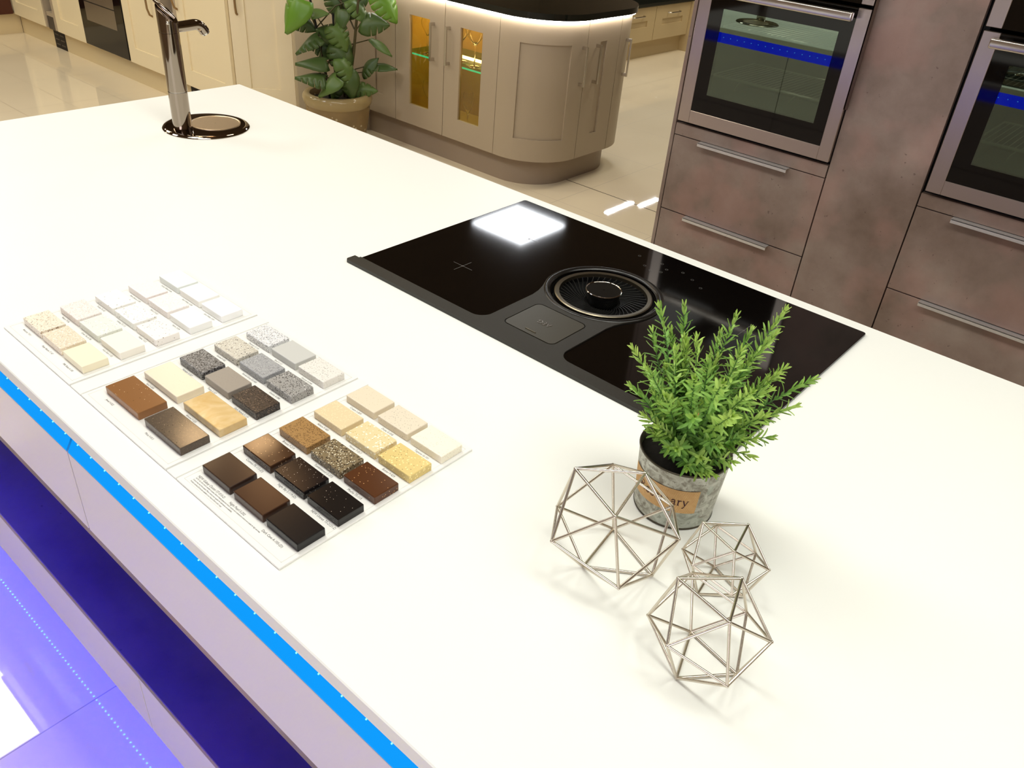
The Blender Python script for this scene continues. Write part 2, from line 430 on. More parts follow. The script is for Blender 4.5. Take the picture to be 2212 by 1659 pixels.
MB().box(.4065, .4295, .0578, .0598, ZT+.0070, ZT+.0082, .0004).build('grip_bar', M_ring, cap)
# fan: lip, dark gap, satin ring, spiral grille, dark bowl, knob
MB().lathe([(.1135, ZT+.0045), (.1125, ZT+.0072), (.1085, ZT+.0084), (.1045, ZT+.0076), (.1015, ZT+.0045), (.099, ZT-.004)], FC, 72).build('fan_lip', M_gloss_blk, hob, smooth=60)
MB().lathe([(.1015, ZT+.001), (.099, ZT-.020), (.06, ZT-.021), (.001, ZT-.0215)], FC, 48).build('fan_bowl', M_black_gap, hob, smooth=60)
MB().lathe([(.0825, ZT-.002), (.0835, ZT+.0048), (.0905, ZT+.0058), (.0925, ZT+.0045), (.0925, ZT-.004)], FC, 72).build('fan_ring', M_ring, hob, smooth=40)
gr = MB()
for k in range(44):
    th = 2*PI*k/44; rows = []
    for i in range(9):
        f = i/8; r = .034 + .0485*f; a = th + .62*(1-f)**1.6 * 1.0
        cx, cy = FC[0]+r*math.cos(a), FC[1]+r*math.sin(a)
        z = ZT - .011 + .010*f
        nx, ny = -math.sin(a), math.cos(a)
        rows.append([(cx-nx*.00045, cy-ny*.00045, z-.006), (cx-nx*.00045, cy-ny*.00045, z), (cx+nx*.00045, cy+ny*.00045, z), (cx+nx*.00045, cy+ny*.00045, z-.006)])
    gr.quadstrip(rows)
gr.build('fan_grille', mat('grille_black', (38, 38, 36), .35), hob)
kn = MB().lathe([(.030, ZT-.012), (.031, ZT+.006), (.0335, ZT+.0120), (.0325, ZT+.0130), (.0318, ZT+.0128), (.0317, ZT+.0126), (.001, ZT+.0126)], FC, 64).build('fan_knob', mat('knob_black', (16, 16, 14), .16), hob)
kr = MB(); kr.lathe([(.0338, ZT+.0118), (.0346, ZT+.0128), (.0339, ZT+.0138), (.0328, ZT+.0137), (.0322, ZT+.0127)], FC, 72); kr.build('knob_rim', M_chrome, kn, smooth=60)
for (cx, cy) in ((.1645, .1542), (.1637, .356), (.6695, .1542), (.6700, .352)):
    c = MB(); wv = .00045
    c.box(cx-.0245, cx+.0245, cy-wv, cy+wv, H1, H1+.0001); c.box(cx-wv, cx+wv, cy-.0245, cy+.0245, H1, H1+.0001); c.box(cx-.0016, cx+.0016, cy-.0016, cy+.0016, H1, H1+.00012)
    c.build('cooking_zone_mark', M_mark, hob)
tcm = MB()
for (cx, cy) in ((.3664, .4716), (.3997, .4402), (.4198, .4303), (.4389, .44), (.4195, .4751), (.4402, .4592), (.4701, .4729), (.5, .4592), (.53, .44)):
    for k in range(6):
        a = k*PI/3; b2 = a+PI/3*.8
        p0 = (cx+.003*math.cos(a), cy+.003*math.sin(a)); p1 = (cx+.003*math.cos(b2), cy+.003*math.sin(b2))
        tcm.tube([(p0[0], p0[1], H1), (p1[0], p1[1], H1)], .00025, 4)
tcm.build('touch_controls', M_mark, hob)

# ------------------------------------------------------------ tap with drainage plate
tap = thing('mixer_tap', 'dark chrome boiling water tap with round drip plate at the far end of the worktop', 'tap', (-.889, .183, ZT))
PC = (-.8765, .2435); GC = (-.873, .268); TC = (-.889, .183)
MB().lathe([(.111, ZT), (.111, ZT+.0015), (.107, ZT+.0055), (.100, ZT+.0068), (.001, ZT+.0068)], PC, 72, cap0=True).build('drip_plate', M_tap, tap, smooth=40)
gt = MB(); gt.lathe([(.0655, ZT+.0066), (.0655, ZT+.0082), (.063, ZT+.0086), (.0612, ZT+.0074)], GC, 64); gt.lathe([(.0615, ZT+.0072), (.001, ZT+.0072)], GC, 64)
def make_grid():
    m = mat('perforated_steel', (216, 196, 166), .38, 1.0); nn, l = nt(m); b = nn['Principled BSDF']
    tc = nn.new('ShaderNodeTexCoord'); v = nn.new('ShaderNodeTexVoronoi'); v.inputs['Scale'].default_value = 330; v.inputs['Randomness'].default_value = .1
    l.new(tc.outputs['Object'], v.inputs['Vector']); l.new(mixcol(nn, l, mth(nn, l, 'LESS_THAN', v.outputs['Distance'], .3), (222, 202, 172), (110, 90, 66)), b.inputs['Base Color'])
    return m
gt.build('drain_grid', make_grid(), tap, smooth=40)
r = .0238
MB().lathe([(r, ZT+.0066), (r, ZT+.0985)], TC, 48).build('lower_body', M_tap, tap, smooth=60)
MB().lathe([(r-.0012, ZT+.0985), (r-.0012, ZT+.1000)], TC, 48).build('body_seam', M_steel_b, tap, smooth=60)
MB().lathe([(r, ZT+.1000), (r, ZT+.2405), (r-.001, ZT+.2410), (r-.001, ZT+.2418), (r, ZT+.2422), (r, ZT+.258)], TC, 48).build('upper_body', M_tap, tap, smooth=40)
# angled head: sliced cylinder leaning up toward the -x,-y side
hd = MB(); N = 48; lo, hi = [], []
dirx, diry = -.80, -.60
for i in range(N):
    a = 2*PI*i/N; x, y = r*math.cos(a), r*math.sin(a)
    s_ = (x*dirx + y*diry)/r
    lo.append(hd.bm.verts.new((TC[0]+x, TC[1]+y, ZT+.258)))
    hi.append(hd.bm.verts.new((TC[0]+x, TC[1]+y, ZT+.284 + .020*s_)))
for i in range(N):
    j = (i+1) % N; hd.bm.faces.new((lo[i], lo[j], hi[j], hi[i]))
hd.bm.faces.new(hi)
head = hd.build('tap_head', M_tap, tap, smooth=50)
lv = MB(); lv.tube([(TC[0]+dirx*k, TC[1]+diry*k, ZT+.286+.0195*k/r+.004) for k in (-.020, -.004, .012, .028)], [.004, .007, .007, .0035], 12)
lv.build('control_lever', M_tap, head, smooth=60)
b = MB(); b.ball((TC[0]+.0206, TC[1]-.0112, ZT+.266), .0045, 16, 10); b.build('indicator_button', M_chrome, head, smooth=180)
sp = MB(); pts = [(TC[0], TC[1]+.016, ZT+.2500), (TC[0], TC[1]+.045, ZT+.2510), (TC[0], TC[1]+.070, ZT+.2525)]
for k in range(1, 8):
    a = k/7*math.radians(56); pts.append((TC[0], TC[1]+.070+.026*math.sin(a), ZT+.2525-.026*(1-math.cos(a))))
pts.append((TC[0], pts[-1][1]+.005, pts[-1][2]-.0074))
sp.tube(pts, .0128, 24); sp.build('spout', M_tap, tap, smooth=50)
MB().tube([pts[-2], (pts[-1][0], pts[-1][1]+.003, pts[-1][2]-.0044)], .0105, 16).build('spout_outlet', M_steel_b, tap, smooth=50)

# ------------------------------------------------------------ folding sample board with glued worktop samples
BZ = ZT
board = thing('sample_board', 'white folding board with rows of speckled worktop samples, lying on the white worktop', 'sample board', (.21, -.40, BZ))
BT = .0032; PANEL = []
for (a, b) in ((-.150, .0705), (.106, .331), (.357, .571)):
    PANEL.append(MB().box(a, b, -.5595, -.2455, BZ, BZ+BT, .0009, 2).build('panel', M_board, board))
for (a, b) in ((.0735, .103), (.3335, .3545)):
    MB().box(a, b, -.5595, -.2455, BZ, BZ+.0026, .0008, 2).build('spine_strip', M_board, board)
    for q in (a-.0015, b+.0015):
        MB().box(q-.0019, q+.0019, -.5590, -.2460, BZ, BZ+.0017).build('hinge_crease', mat('crease', (206, 205, 200), .5), board)
for (a, b) in ((-.150, .0705), (.106, .331), (.357, .571)):     # thin raised liner edge round every panel
    e = MB(); 
    for (x0, x1, y0, y1) in ((a+.006, b-.006, -.5525, -.5519), (a+.006, b-.006, -.2531, -.2525), (a+.006, a+.0066, -.5525, -.2525), (b-.0066, b-.006, -.5525, -.2525)):
        e.box(x0, x1, y0, y1, BZ+BT, BZ+BT+.00025)
    e.build('liner_edge', mat('liner', (226, 225, 219), .5), board)
W1 = (255, 255, 255); K = (30, 28, 26); BR = (120, 84, 50)
S = speckle
SAMPLES = {
 'A': [ # (label, material) rows from the far side of the panel to the near side, each row left to right
  [('pale blue white sample', S('smp', (238, 243, 240), [], .35)), ('warm white sample', S('smp', (252, 251, 246), [], .25)), ('bright white sample', S('smp', (254, 254, 252), [], .12))],
  [('pinkish white sample', S('smp', (247, 240, 236), [((238, 226, 220), 300, .35, .3)], .3)), ('blush white fine grained sample', S('smp', (246, 239, 235), [((232, 220, 214), 260, .4, .35)], .3)), ('plain white sample', S('smp', (250, 250, 246), [], .3))],
  [('white sample with few grey flecks', S('smp', (249, 247, 242), [((180, 176, 170), 130, .3, .07)], .3)), ('white sample with grey chips', S('smp', (249, 248, 243), [((196, 192, 186), 120, .34, .12), ((225, 222, 215), 180, .4, .2)], .3)), ('white sample with brown and grey specks', S('smp', (248, 243, 236), [((130, 110, 96), 170, .26, .10), ((190, 178, 166), 190, .3, .12)], .3))],
  [('pink beige speckled sample', S('smp', (243, 234, 228), [((228, 212, 202), 230, .4, .4), ((252, 246, 240), 200, .4, .3), ((200, 190, 180), 210, .25, .08)], .3)), ('pale green grey chip sample', S('smp', (234, 237, 228), [((253, 253, 250), 130, .36, .3), ((205, 208, 196), 170, .3, .2)], .3)), ('ivory sample', S('smp', (246, 241, 228), [((226, 216, 200), 150, .2, .05)], .3))],
  [('beige sample with brown flecks', S('smp', (238, 228, 210), [((150, 122, 92), 150, .30, .17), ((214, 196, 168), 200, .4, .3)], .3)), ('oatmeal sample with white grains', S('smp', (234, 220, 196), [((252, 246, 236), 190, .36, .35), ((214, 196, 172), 210, .4, .3)], .3)), ('butter cream sample', S('smp', (247, 238, 208), [], .35))]],
 'B': [
  [('white salt and pepper granite sample', S('smp', (226, 226, 226), [((120, 120, 122), 260, .40, .35), ((252, 252, 252), 240, .4, .4), ((60, 60, 62), 300, .34, .12)], .25)), ('plain light grey sample', S('smp', (204, 204, 199), [], .3)), ('off white sample with fine dark dots', S('smp', (234, 230, 222), [((110, 100, 92), 210, .26, .14), ((206, 200, 190), 230, .34, .25)], .25))],
  [('sand grey sample with black chips', S('smp', (206, 200, 186), [((48, 44, 40), 170, .33, .17), ((166, 158, 146), 190, .4, .3), ((232, 228, 216), 200, .4, .25)], .25)), ('mid grey fine grained sample', S('smp', (164, 165, 166), [((128, 128, 130), 420, .5, .5), ((198, 198, 198), 420, .42, .35)], .25)), ('grey black and white granite sample', S('smp', (160, 158, 154), [((236, 234, 230), 230, .42, .38), ((66, 62, 60), 230, .40, .35), ((30, 28, 28), 300, .3, .12)], .22))],
  [('charcoal granite sample with black grains', S('smp', (116, 114, 114), [((44, 42, 42), 190, .48, .5), ((168, 166, 166), 240, .36, .3)], .22)), ('plain taupe grey sample', S('smp', (156, 147, 136), [((146, 137, 127), 300, .3, .2)], .3)), ('dark brown grained sample', S('smp', (62, 54, 49), [((134, 112, 94), 330, .34, .26), ((30, 26, 25), 300, .45, .4)], .22))],
  [('large cream sample', S('smp', (238, 227, 202), [((216, 200, 168), 210, .18, .07)], .18)), ('large gold marbled sample', S('smp', (222, 198, 150), [], .15, cloud=((204, 166, 100), 26, 2.4, 1.6)))],
  [('large caramel brown sample with pale specks', S('smp', (142, 98, 58), [((236, 206, 160), 150, .17, .12), ((62, 38, 20), 130, .15, .06)], .16)), ('large dark taupe sample with black specks', S('smp', (86, 74, 62), [((20, 16, 14), 130, .20, .10), ((210, 190, 166), 150, .13, .09), ((104, 90, 74), 300, .4, .3)], .13, ))]],
 'C': [
  [('pale sand sample', S('smp', (230, 217, 192), [((206, 190, 160), 220, .25, .15)], .3)), ('pale sand sample with dark dots', S('smp', (228, 216, 194), [((110, 96, 80), 170, .20, .12), ((206, 192, 168), 210, .3, .2)], .3)), ('ivory sample with fine grains', S('smp', (246, 239, 218), [((205, 192, 160), 300, .26, .16)], .3))],
  [('warm sand fine sample', S('smp', (228, 209, 168), [((212, 186, 132), 260, .36, .3), ((244, 228, 190), 260, .36, .3)], .3)), ('honey sample with white chips', S('smp', (230, 212, 164), [((254, 248, 226), 135, .38, .30), ((212, 184, 116), 170, .3, .2)], .25)), ('yellow sample with brown specks', S('smp', (222, 197, 126), [((130, 96, 44), 170, .24, .16), ((248, 228, 160), 150, .34, .25)], .25))],
  [('golden brown grained sample', S('smp', (164, 126, 76), [((208, 172, 116), 300, .42, .38), ((104, 74, 40), 300, .42, .38)], .28)), ('grey brown mixed granite sample', S('smp', (128, 112, 84), [((58, 48, 36), 190, .44, .40), ((222, 212, 184), 200, .36, .26)], .25)), ('chocolate sample with amber flecks', S('smp', (84, 50, 28), [((212, 160, 100), 160, .22, .14)], .14))],
  [('glossy dark brown sample with glitter flecks', S('smp', (62, 40, 26), [((214, 176, 130), 160, .20, .16), ((130, 112, 96), 110, .2, .08)], .09)), ('black sample with dense white dots', S('smp', (26, 21, 21), [((240, 226, 206), 230, .17, .18)], .14)), ('black sample with sparse white dots', S('smp', (27, 23, 21), [((225, 210, 190), 170, .14, .11)], .14))],
  [('plain dark brown sample', S('smp', (54, 38, 30), [], .16)), ('bronze brown gloss sample', S('smp', (64, 42, 29), [], .15)), ('plain black sample', S('smp', (20, 17, 18), [], .2))]]}
def sample(cx, cy, lx, ly, m, label):
    z0 = BZ+BT; mb = MB()
    mb.box(cx-lx/2, cx+lx/2, cy-ly/2, cy+ly/2, z0, z0+.0122, .0011, 2)
    o = mb.build('sample_tile', m, board); o.data.transform(Matrix.Translation((board.location.x-cx, board.location.y-cy, board.location.z-z0)))
    o.location = Vector((cx, cy, z0)) - board.location
    tag(o, label); return o
CAP = {'A': [], 'B': [], 'C': []}
XS = {'A': (-.106, -.0395, .0285), 'B': (.1555, .2235, .2915), 'C': (.3995, .468, .535)}
YS = {'A': (-.2845, -.3415, -.399, -.4565, -.5135), 'B': (-.2835, -.3405, -.3985, -.454, -.511), 'C': (-.2797, -.3373, -.395, -.4515, -.510)}
for k in 'ABC':
    for r_, row in enumerate(SAMPLES[k]):
        for c_, (lb, m) in enumerate(row):
            big = len(row) == 2
            if big: cx, lx, ly = (.171, .277)[c_], .090, .0425
            else: cx, lx, ly = XS[k][c_], .0605, .0395
            sample(cx, YS[k][r_], lx, ly, m, lb)
NAMES = {
 'A': [['Arctic White S-006', 'Pearl White S-028', 'Satin White S-001'], ['Rose Quartz S-109', 'Blush ST-023', 'Alpine S-034'], ['Tundra TS-102', 'Iceberg TS-113', 'Pebble T-012'], ['Natural TS-36', 'Green Tea G-104', 'Ivory Gem S-102'], ['Antarctic T-011', 'Beige Nature T-147', 'Milk Shake A-108']],
 'B': [['Platinum G-109', 'Steel S-112', 'Everest G-048'], ['Sanded F-405', 'Sanded Grey SG-420', 'Granite G-080'], ['Midnight G-007', 'Taupe S-107', 'Dark Nebula F-119'], ['Sand V-004', 'Almond V-025'], ['Jewel V-022', 'Moca V-013']],
 'C': [['Cream S-009', 'Dune G-058', 'Tapioca G-101'], ['Sahara F-405', 'Honey T-017', 'Butter F-429'], ['Bronze F-219', 'Tumbleweed G-073', 'Mocha TS-113'], ['NEW Rockland ST-101', 'Cosmos PS-113-(D)', 'Night Stars F-209'], ['Galaxy', 'Night', 'Dark']]}
NAMES['C'][3] = ['Cosmos PS-113-(D)', 'Night Sky S-119-(D)', 'NEW Uranus TS-2121-D']
NAMES['C'][4] = ['NEW Galaxy Cluster ST-010-D', 'Night Pearl S-202', 'Dark Cave A-105-(D)']
for pi, k in enumerate('ABC'):
    zc = BZ+BT+.00012
    for r_, row in enumerate(NAMES[k]):
        for c_, nm in enumerate(row):
            big = len(row) == 2
            x0 = ((.171-.045, .277-.045)[c_] if big else XS[k][c_]-.030) + .014
            y0 = YS[k][r_] - (.0213 if big else .0198) - .0062 - (.003 if r_ == 4 else 0)
            if k == 'C' and r_ == 4: x0 -= .012
            cm = MB(); add_text(cm, nm, .0048 if k != 'C' else .0052, lambda v: (x0+v.x*.86, y0+v.y, zc))
            cm.build('printed_caption', M_ink, PANEL[pi])
    if k == 'C':
        for q, ln in enumerate(('NOTE: ALL dark colours available in Lumen. Dark or heavily pigmented colours require more maintenance and are not suitable for high use areas.',
                                'Colours may vary from sample. Please contact your supplier for information on availability.',
                                'Products marked (D) are also available in our Natural Dark acrylic range.')):
            cm = MB(); add_text(cm, ln, .0031, lambda v: (.3725+v.x*.74, -.5425-.0037*q+v.y, zc)); cm.build('small_print', M_ink, PANEL[pi])

# ------------------------------------------------------------ wire ornaments
EDG = [(0, 1), (0, 2), (0, 5), (0, 6), (0, 7), (1, 2), (1, 3), (1, 7), (1, 8), (2, 4), (2, 6), (2, 8), (3, 7), (3, 8), (3, 9), (3, 11), (4, 6), (4, 8), (4, 9), (4, 10), (5, 6), (5, 7), (5, 10), (5, 11), (6, 10), (7, 11), (8, 9), (9, 10), (9, 11), (10, 11)]
ORBS = [
 ('large silver wire geometric ornament standing in front of the rosemary pot', .00150, [[0.8761, -0.2637, 0.0003], [0.8109, -0.31, 0], [0.7993, -0.233, 0.0003], [0.7931, -0.3569, 0.0604], [0.7764, -0.2226, 0.0829], [0.9006, -0.2728, 0.0813], [0.857, -0.2087, 0.0604], [0.8752, -0.3396, 0.0366], [0.7491, -0.2882, 0.0393], [0.7719, -0.2975, 0.1169], [0.8367, -0.2564, 0.1258], [0.849, -0.3289, 0.1162]]),
 ('medium silver wire geometric ornament nearest the camera', .00140, [[1.015, -0.3166, 0.0001], [0.9722, -0.3651, 0], [0.952, -0.303, 0], [0.962, -0.3878, 0.061], [0.9301, -0.2853, 0.0605], [1.0345, -0.3113, 0.0629], [0.9923, -0.2695, 0.0366], [1.0229, -0.3695, 0.0401], [0.9182, -0.3464, 0.0349], [0.9364, -0.3387, 0.0979], [0.983, -0.2922, 0.0982], [1.0023, -0.3547, 0.101]]),
 ('smallest silver wire geometric ornament, behind the medium one and beside the rosemary pot', .00125, [[0.9683, -0.2156, 0.0002], [0.9292, -0.2501, 0], [0.9215, -0.1978, 0], [0.9197, -0.2641, 0.049], [0.9047, -0.1823, 0.0445], [0.9853, -0.2108, 0.0517], [0.9562, -0.1747, 0.0302], [0.968, -0.2556, 0.0335], [0.8901, -0.228, 0.0273], [0.9039, -0.2241, 0.0761], [0.943, -0.1917, 0.0782], [0.953, -0.2435, 0.0797]])]
for lb, rad, V in ORBS:
    rad *= 1.13
    cx = sum(v[0] for v in V)/12; cy = sum(v[1] for v in V)/12
    P = [Vector((v[0], v[1], v[2] + rad*1.3 + ZT)) for v in V]
    mb = MB()
    for i, j in EDG: mb.tube([P[i], P[j]], rad, 10)
    for p in P: mb.ball(p, rad*1.28, 12, 8)
    o = mb.build('wire_ornament', M_wire, origin=(cx, cy, ZT), smooth=60)
    tag(o, lb, 'ornament', 'silver wire ornaments on the worktop')

# ------------------------------------------------------------ rosemary in a galvanised pot
RX, RY = .8243, -.1343; PH, PR0, PR1 = .0916, .0501, .0567
ros = thing('potted_rosemary', 'artificial rosemary in a small galvanised metal pot on the white worktop', 'plant', (RX, RY, ZT))
def make_galv():
    m = mat('galvanised_metal', (150, 146, 132), .45, .4); n, l = nt(m); b = n['Principled BSDF']
    tc = n.new('ShaderNodeTexCoord')
    a = n.new('ShaderNodeTexNoise'); a.inputs['Scale'].default_value = 70; a.inputs['Detail'].default_value = 6; a.inputs['Distortion'].default_value = 1.2
    c = n.new('ShaderNodeTexNoise'); c.inputs['Scale'].default_value = 150; c.inputs['Detail'].default_value = 4
    d = n.new('ShaderNodeTexNoise'); d.inputs['Scale'].default_value = 14; d.inputs['Detail'].default_value = 3
    for q in (a, c, d): l.new(tc.outputs['Object'], q.inputs['Vector'])
    r = n.new('ShaderNodeValToRGB'); cr = r.color_ramp
    cr.elements[0].position = .36; cr.elements[0].color = lin((134, 130, 116)) + (1,)
    cr.elements[1].position = .66; cr.elements[1].color = lin((196, 197, 184)) + (1,)
    e = cr.elements.new(.5); e.color = lin((168, 167, 153)) + (1,)
    l.new(a.outputs['Fac'], r.inputs[0])
    k = mixcol(n, l, mth(n, l, 'MULTIPLY', mth(n, l, 'GREATER_THAN', c.outputs['Fac'], .60), .65), r.outputs[0], (116, 110, 96))
    k = mixcol(n, l, mth(n, l, 'MULTIPLY', mth(n, l, 'GREATER_THAN', d.outputs['Fac'], .57), .35), k, (146, 160, 148))
    l.new(k, b.inputs['Base Color'])
    return m
M_galv = make_galv()
rr = lambda z: PR0 + (PR1-PR0)*z/PH
prof = [(PR0-.001, ZT), (PR0+.0006, ZT+.0012), (rr(.0025), ZT+.0025)] + [(rr(PH*k/8), ZT+PH*k/8) for k in range(1, 8)] + [(PR1, ZT+PH-.0022), (PR1+.0008, ZT+PH-.0008), (PR1+.0002, ZT+PH), (PR1-.0012, ZT+PH-.0006), (PR1-.0018, ZT+PH-.004), (PR1-.004, ZT+PH-.030), (.001, ZT+PH-.031)]
MB().lathe(prof, (RX, RY), 72, cap0=True).build('pot', M_galv, ros, smooth=50)
MB().lathe([(PR1+.0001, ZT+PH-.0026), (PR1+.0011, ZT+PH-.0012), (PR1+.0004, ZT+PH+.0004), (PR1-.0014, ZT+PH-.0002)], (RX, RY), 72).build('pot_rim', mat('dark_rim', (74, 68, 54), .4, .6), ros, smooth=60)
MB().lathe([(PR0+.0004, ZT+.0001), (PR0+.0012, ZT+.0014), (PR0+.0005, ZT+.0030)], (RX, RY), 72).build('base_seam', MATS['dark_rim'], ros, smooth=60)
MB().lathe([(PR1-.0022, ZT+PH-.012), (.03, ZT+PH-.009), (.001, ZT+PH-.008)], (RX, RY), 40).build('soil', M_soil, ros, smooth=60)
def wrap(adeg, z, lift): 
    a = math.radians(adeg); q = rr(z)+lift
    return (RX+q*math.cos(a), RY+q*math.sin(a), ZT+z)
def make_burlap():
    m = mat('burlap', (182, 142, 86), .95); n, l = nt(m); b = n['Principled BSDF']
    tc = n.new('ShaderNodeTexCoord'); uv = n.new('ShaderNodeSeparateXYZ'); l.new(tc.outputs['UV'], uv.inputs[0])
    def wv(o, f):
        return mth(n, l, 'MULTIPLY_ADD', mth(n, l, 'SINE', mth(n, l, 'MULTIPLY', o, f)), .5, .5)
    wx, wy = wv(uv.outputs[0], 560.), wv(uv.outputs[1], 250.)
    nz = n.new('ShaderNodeTexNoise'); nz.inputs['Scale'].default_value = 160; nz.inputs['Detail'].default_value = 3; l.new(tc.outputs['Object'], nz.inputs['Vector'])
    f = mth(n, l, 'MULTIPLY', mth(n, l, 'MULTIPLY', wx, wy), mth(n, l, 'MULTIPLY_ADD', nz.outputs['Fac'], 1.6, .1))
    l.new(mixcol(n, l, f, (190, 146, 90), (238, 208, 154)), b.inputs['Base Color'])
    bp = n.new('ShaderNodeBump'); bp.inputs['Strength'].default_value = .6; bp.inputs['Distance'].default_value = .0006; l.new(f, bp.inputs['Height']); l.new(bp.outputs[0], b.inputs['Normal'])
    return m
pm = MB(); rows = []
for i in range(37):
    a = -141 + 106*i/36
    rows.append([wrap(a, .0297+.0370*j/8, .0007) for j in range(9)])
pm.quadstrip(rows); patch = pm.build('burlap_label', make_burlap(), ros, smooth=180)
uvl = patch.data.uv_layers.new(name='UVMap')
for lp in patch.data.loops:
    v = patch.data.vertices[lp.vertex_index].co
    uvl.data[lp.index].uv = ((math.degrees(math.atan2(v.y, v.x))+141)/106, (v.z-.0297)/.0370)
# serif lettering drawn with broad-pen strokes: (points, width) in x-height units
def pen(pts, w0, w1=None):
    w1 = w0 if w1 is None else w1; return (pts, w0, w1)
def bow(cx, cy, rx, ry, a0, a1, n=14): return [(cx+rx*math.cos(math.radians(a0+(a1-a0)*i/n)), cy+ry*math.sin(math.radians(a0+(a1-a0)*i/n))) for i in range(n+1)]
def srf(x, y, h=.16): return pen([(x-h, y), (x+h, y)], .07)
GL = {
 'R': (1.35, [pen([(.25, 0), (.25, 1.5)], .2), srf(.25, .03, .25), srf(.2, 1.47, .2), pen([(.25, 1.46), (.6, 1.46)] + bow(.6, 1.13, .38, .33, 90, -90) + [(.25, .8)], .10, .12), pen([(.55, .8), (1.05, .03), (1.25, .03)], .2, .1)]),
 'o': (1.0, [pen(bow(.5, .5, .36, .46, 60, 420, 24), .15)]),
 's': (.85, [pen([(.72, .82)] + bow(.42, .75, .26, .2, 40, 220, 8) + [(.45, .5)] + bow(.42, .25, .28, .22, 40, -150, 9) + [(.12, .2)], .13)]),
 'e': (.95, [pen([(.16, .55), (.8, .55)] + bow(.49, .55, .33, .41, 0, 180, 10) + bow(.5, .46, .34, .43, 180, 320, 9), .13)]),
 'm': (1.65, [pen([(.25, 0), (.25, .95)], .17), srf(.18, .93, .12), srf(.25, .03), pen([(.25, .62)] + bow(.52, .6, .27, .32, 160, 0, 9) + [(.79, 0)], .15), srf(.79, .03), pen([(.79, .62)] + bow(1.06, .6, .27, .32, 160, 0, 9) + [(1.33, 0)], .15), srf(1.36, .03)]),
 'a': (1.0, [pen([(.2, .74)] + bow(.45, .7, .25, .24, 160, 0, 9) + [(.7, .12), (.9, .04)], .15), pen([(.7, .56), (.42, .5)] + bow(.38, .26, .22, .23, 100, 290, 9) + [(.7, .2)], .13)]),
 'r': (.8, [pen([(.25, 0), (.25, .95)], .17), srf(.18, .93, .12), srf(.27, .03, .19), pen([(.25, .6), (.4, .86), (.58, .93), (.7, .84)], .13, .17)]),
 'y': (1.0, [pen([(.18, .95), (.5, .08)], .17), pen([(.85, .95), (.42, -.22), (.28, -.42), (.1, -.4)], .10, .13), srf(.18, .94), srf(.84, .94)])}
tx = MB(); cur = 0.0; total = sum(GL[c][0] for c in 'Rosemary'); XH = .0088
for ch in 'Rosemary':
    adv, strokes = GL[ch]
    for pts, w0, w1 in strokes:
        n = len(pts); rows = []
        for i, (x, y) in enumerate(pts):
            ax, ay = pts[max(i-1, 0)]; bx, by = pts[min(i+1, n-1)]; d = Vector((bx-ax, by-ay)); d.normalize() if d.length else None
            w_ = (w0+(w1-w0)*i/(n-1))*.5
            rows.append([wrap(-119.5 + 72.5*(cur+x-d.y*w_*sg)/total, .0425 + XH*(y+d.x*w_*sg), .0013) for sg in (-1, 1)])
        tx.quadstrip(rows)
    cur += adv
tx.build('lettering', mat('stitched_ink', (60, 24, 30), .8), patch)
# sprigs
def make_rleaf():
    m = mat('rosemary_leaf', (120, 176, 62), .5); n, l = nt(m); b = n['Principled BSDF']
    at = n.new('ShaderNodeAttribute'); at.attribute_name = 'shade'
    r = n.new('ShaderNodeValToRGB'); cr = r.color_ramp
    cr.elements[0].position = 0; cr.elements[0].color = lin((66, 104, 62)) + (1,)
    cr.elements[1].position = 1; cr.elements[1].color = lin((196, 222, 112)) + (1,)
    e = cr.elements.new(.5); e.color = lin((120, 168, 70)) + (1,)
    l.new(at.outputs['Fac'], r.inputs[0]); l.new(r.outputs[0], b.inputs['Base Color'])
    b.inputs['Subsurface Weight'].default_value = 0.0
    return m
M_rleaf = make_rleaf()
TIPS = [[0.7647, -0.1598, 0.27], [0.7761, -0.1223, 0.2625], [0.8337, -0.1085, 0.2683], [0.8849, -0.1084, 0.2969], [0.889, -0.1284, 0.278], [0.7466, -0.1675, 0.2093], [0.7616, -0.1828, 0.171], [0.9249, -0.0696, 0.2114], [0.9266, -0.1124, 0.1952], [0.9032, -0.1332, 0.1233], [0.8671, -0.1812, 0.1046], [0.8769, -0.1662, 0.1004], [0.8152, -0.0947, 0.2322], [0.8088, -0.1409, 0.2413], [0.8033, -0.1759, 0.2376], [0.8628, -0.0852, 0.2278], [0.8971, -0.0923, 0.2218], [0.8693, -0.1586, 0.2608], [0.7838, -0.1951, 0.2118], [0.791, -0.192, 0.1492], [0.8072, -0.1851, 0.1273], [0.8214, -0.2116, 0.2005], [0.848, -0.2112, 0.2379], [0.8783, -0.2091, 0.2461], [0.8987, -0.1787, 0.2306], [0.9113, -0.1515, 0.1935], [0.898, -0.2116, 0.2162], [0.8643, -0.226, 0.2053], [0.7726, -0.1346, 0.2321], [0.8449, -0.1799, 0.2466], [0.9128, -0.1183, 0.148], [0.8415, -0.1922, 0.1368], [0.7392, -0.1163, 0.2103], [0.838, -0.0632, 0.2333], [0.8888, -0.2046, 0.1704]]
TIPS += [[0.862, -0.205, 0.122], [0.880, -0.190, 0.118], [0.835, -0.205, 0.135], [0.80, -0.188, 0.130], [0.79, -.162, .136], [0.895, -.165, .128], [0.905, -.15, .158], [0.85, -.218, .150], [0.872, -.20, .14], [0.815, -.20, .15]]
rnd = random.Random(11)
for _ in range(20):
    a = rnd.uniform(0, 2*PI); q = rnd.uniform(.02, .07)
    TIPS.append([RX+q*math.cos(a)+.012, RY+q*math.sin(a)-.012, rnd.uniform(.16, .235)])
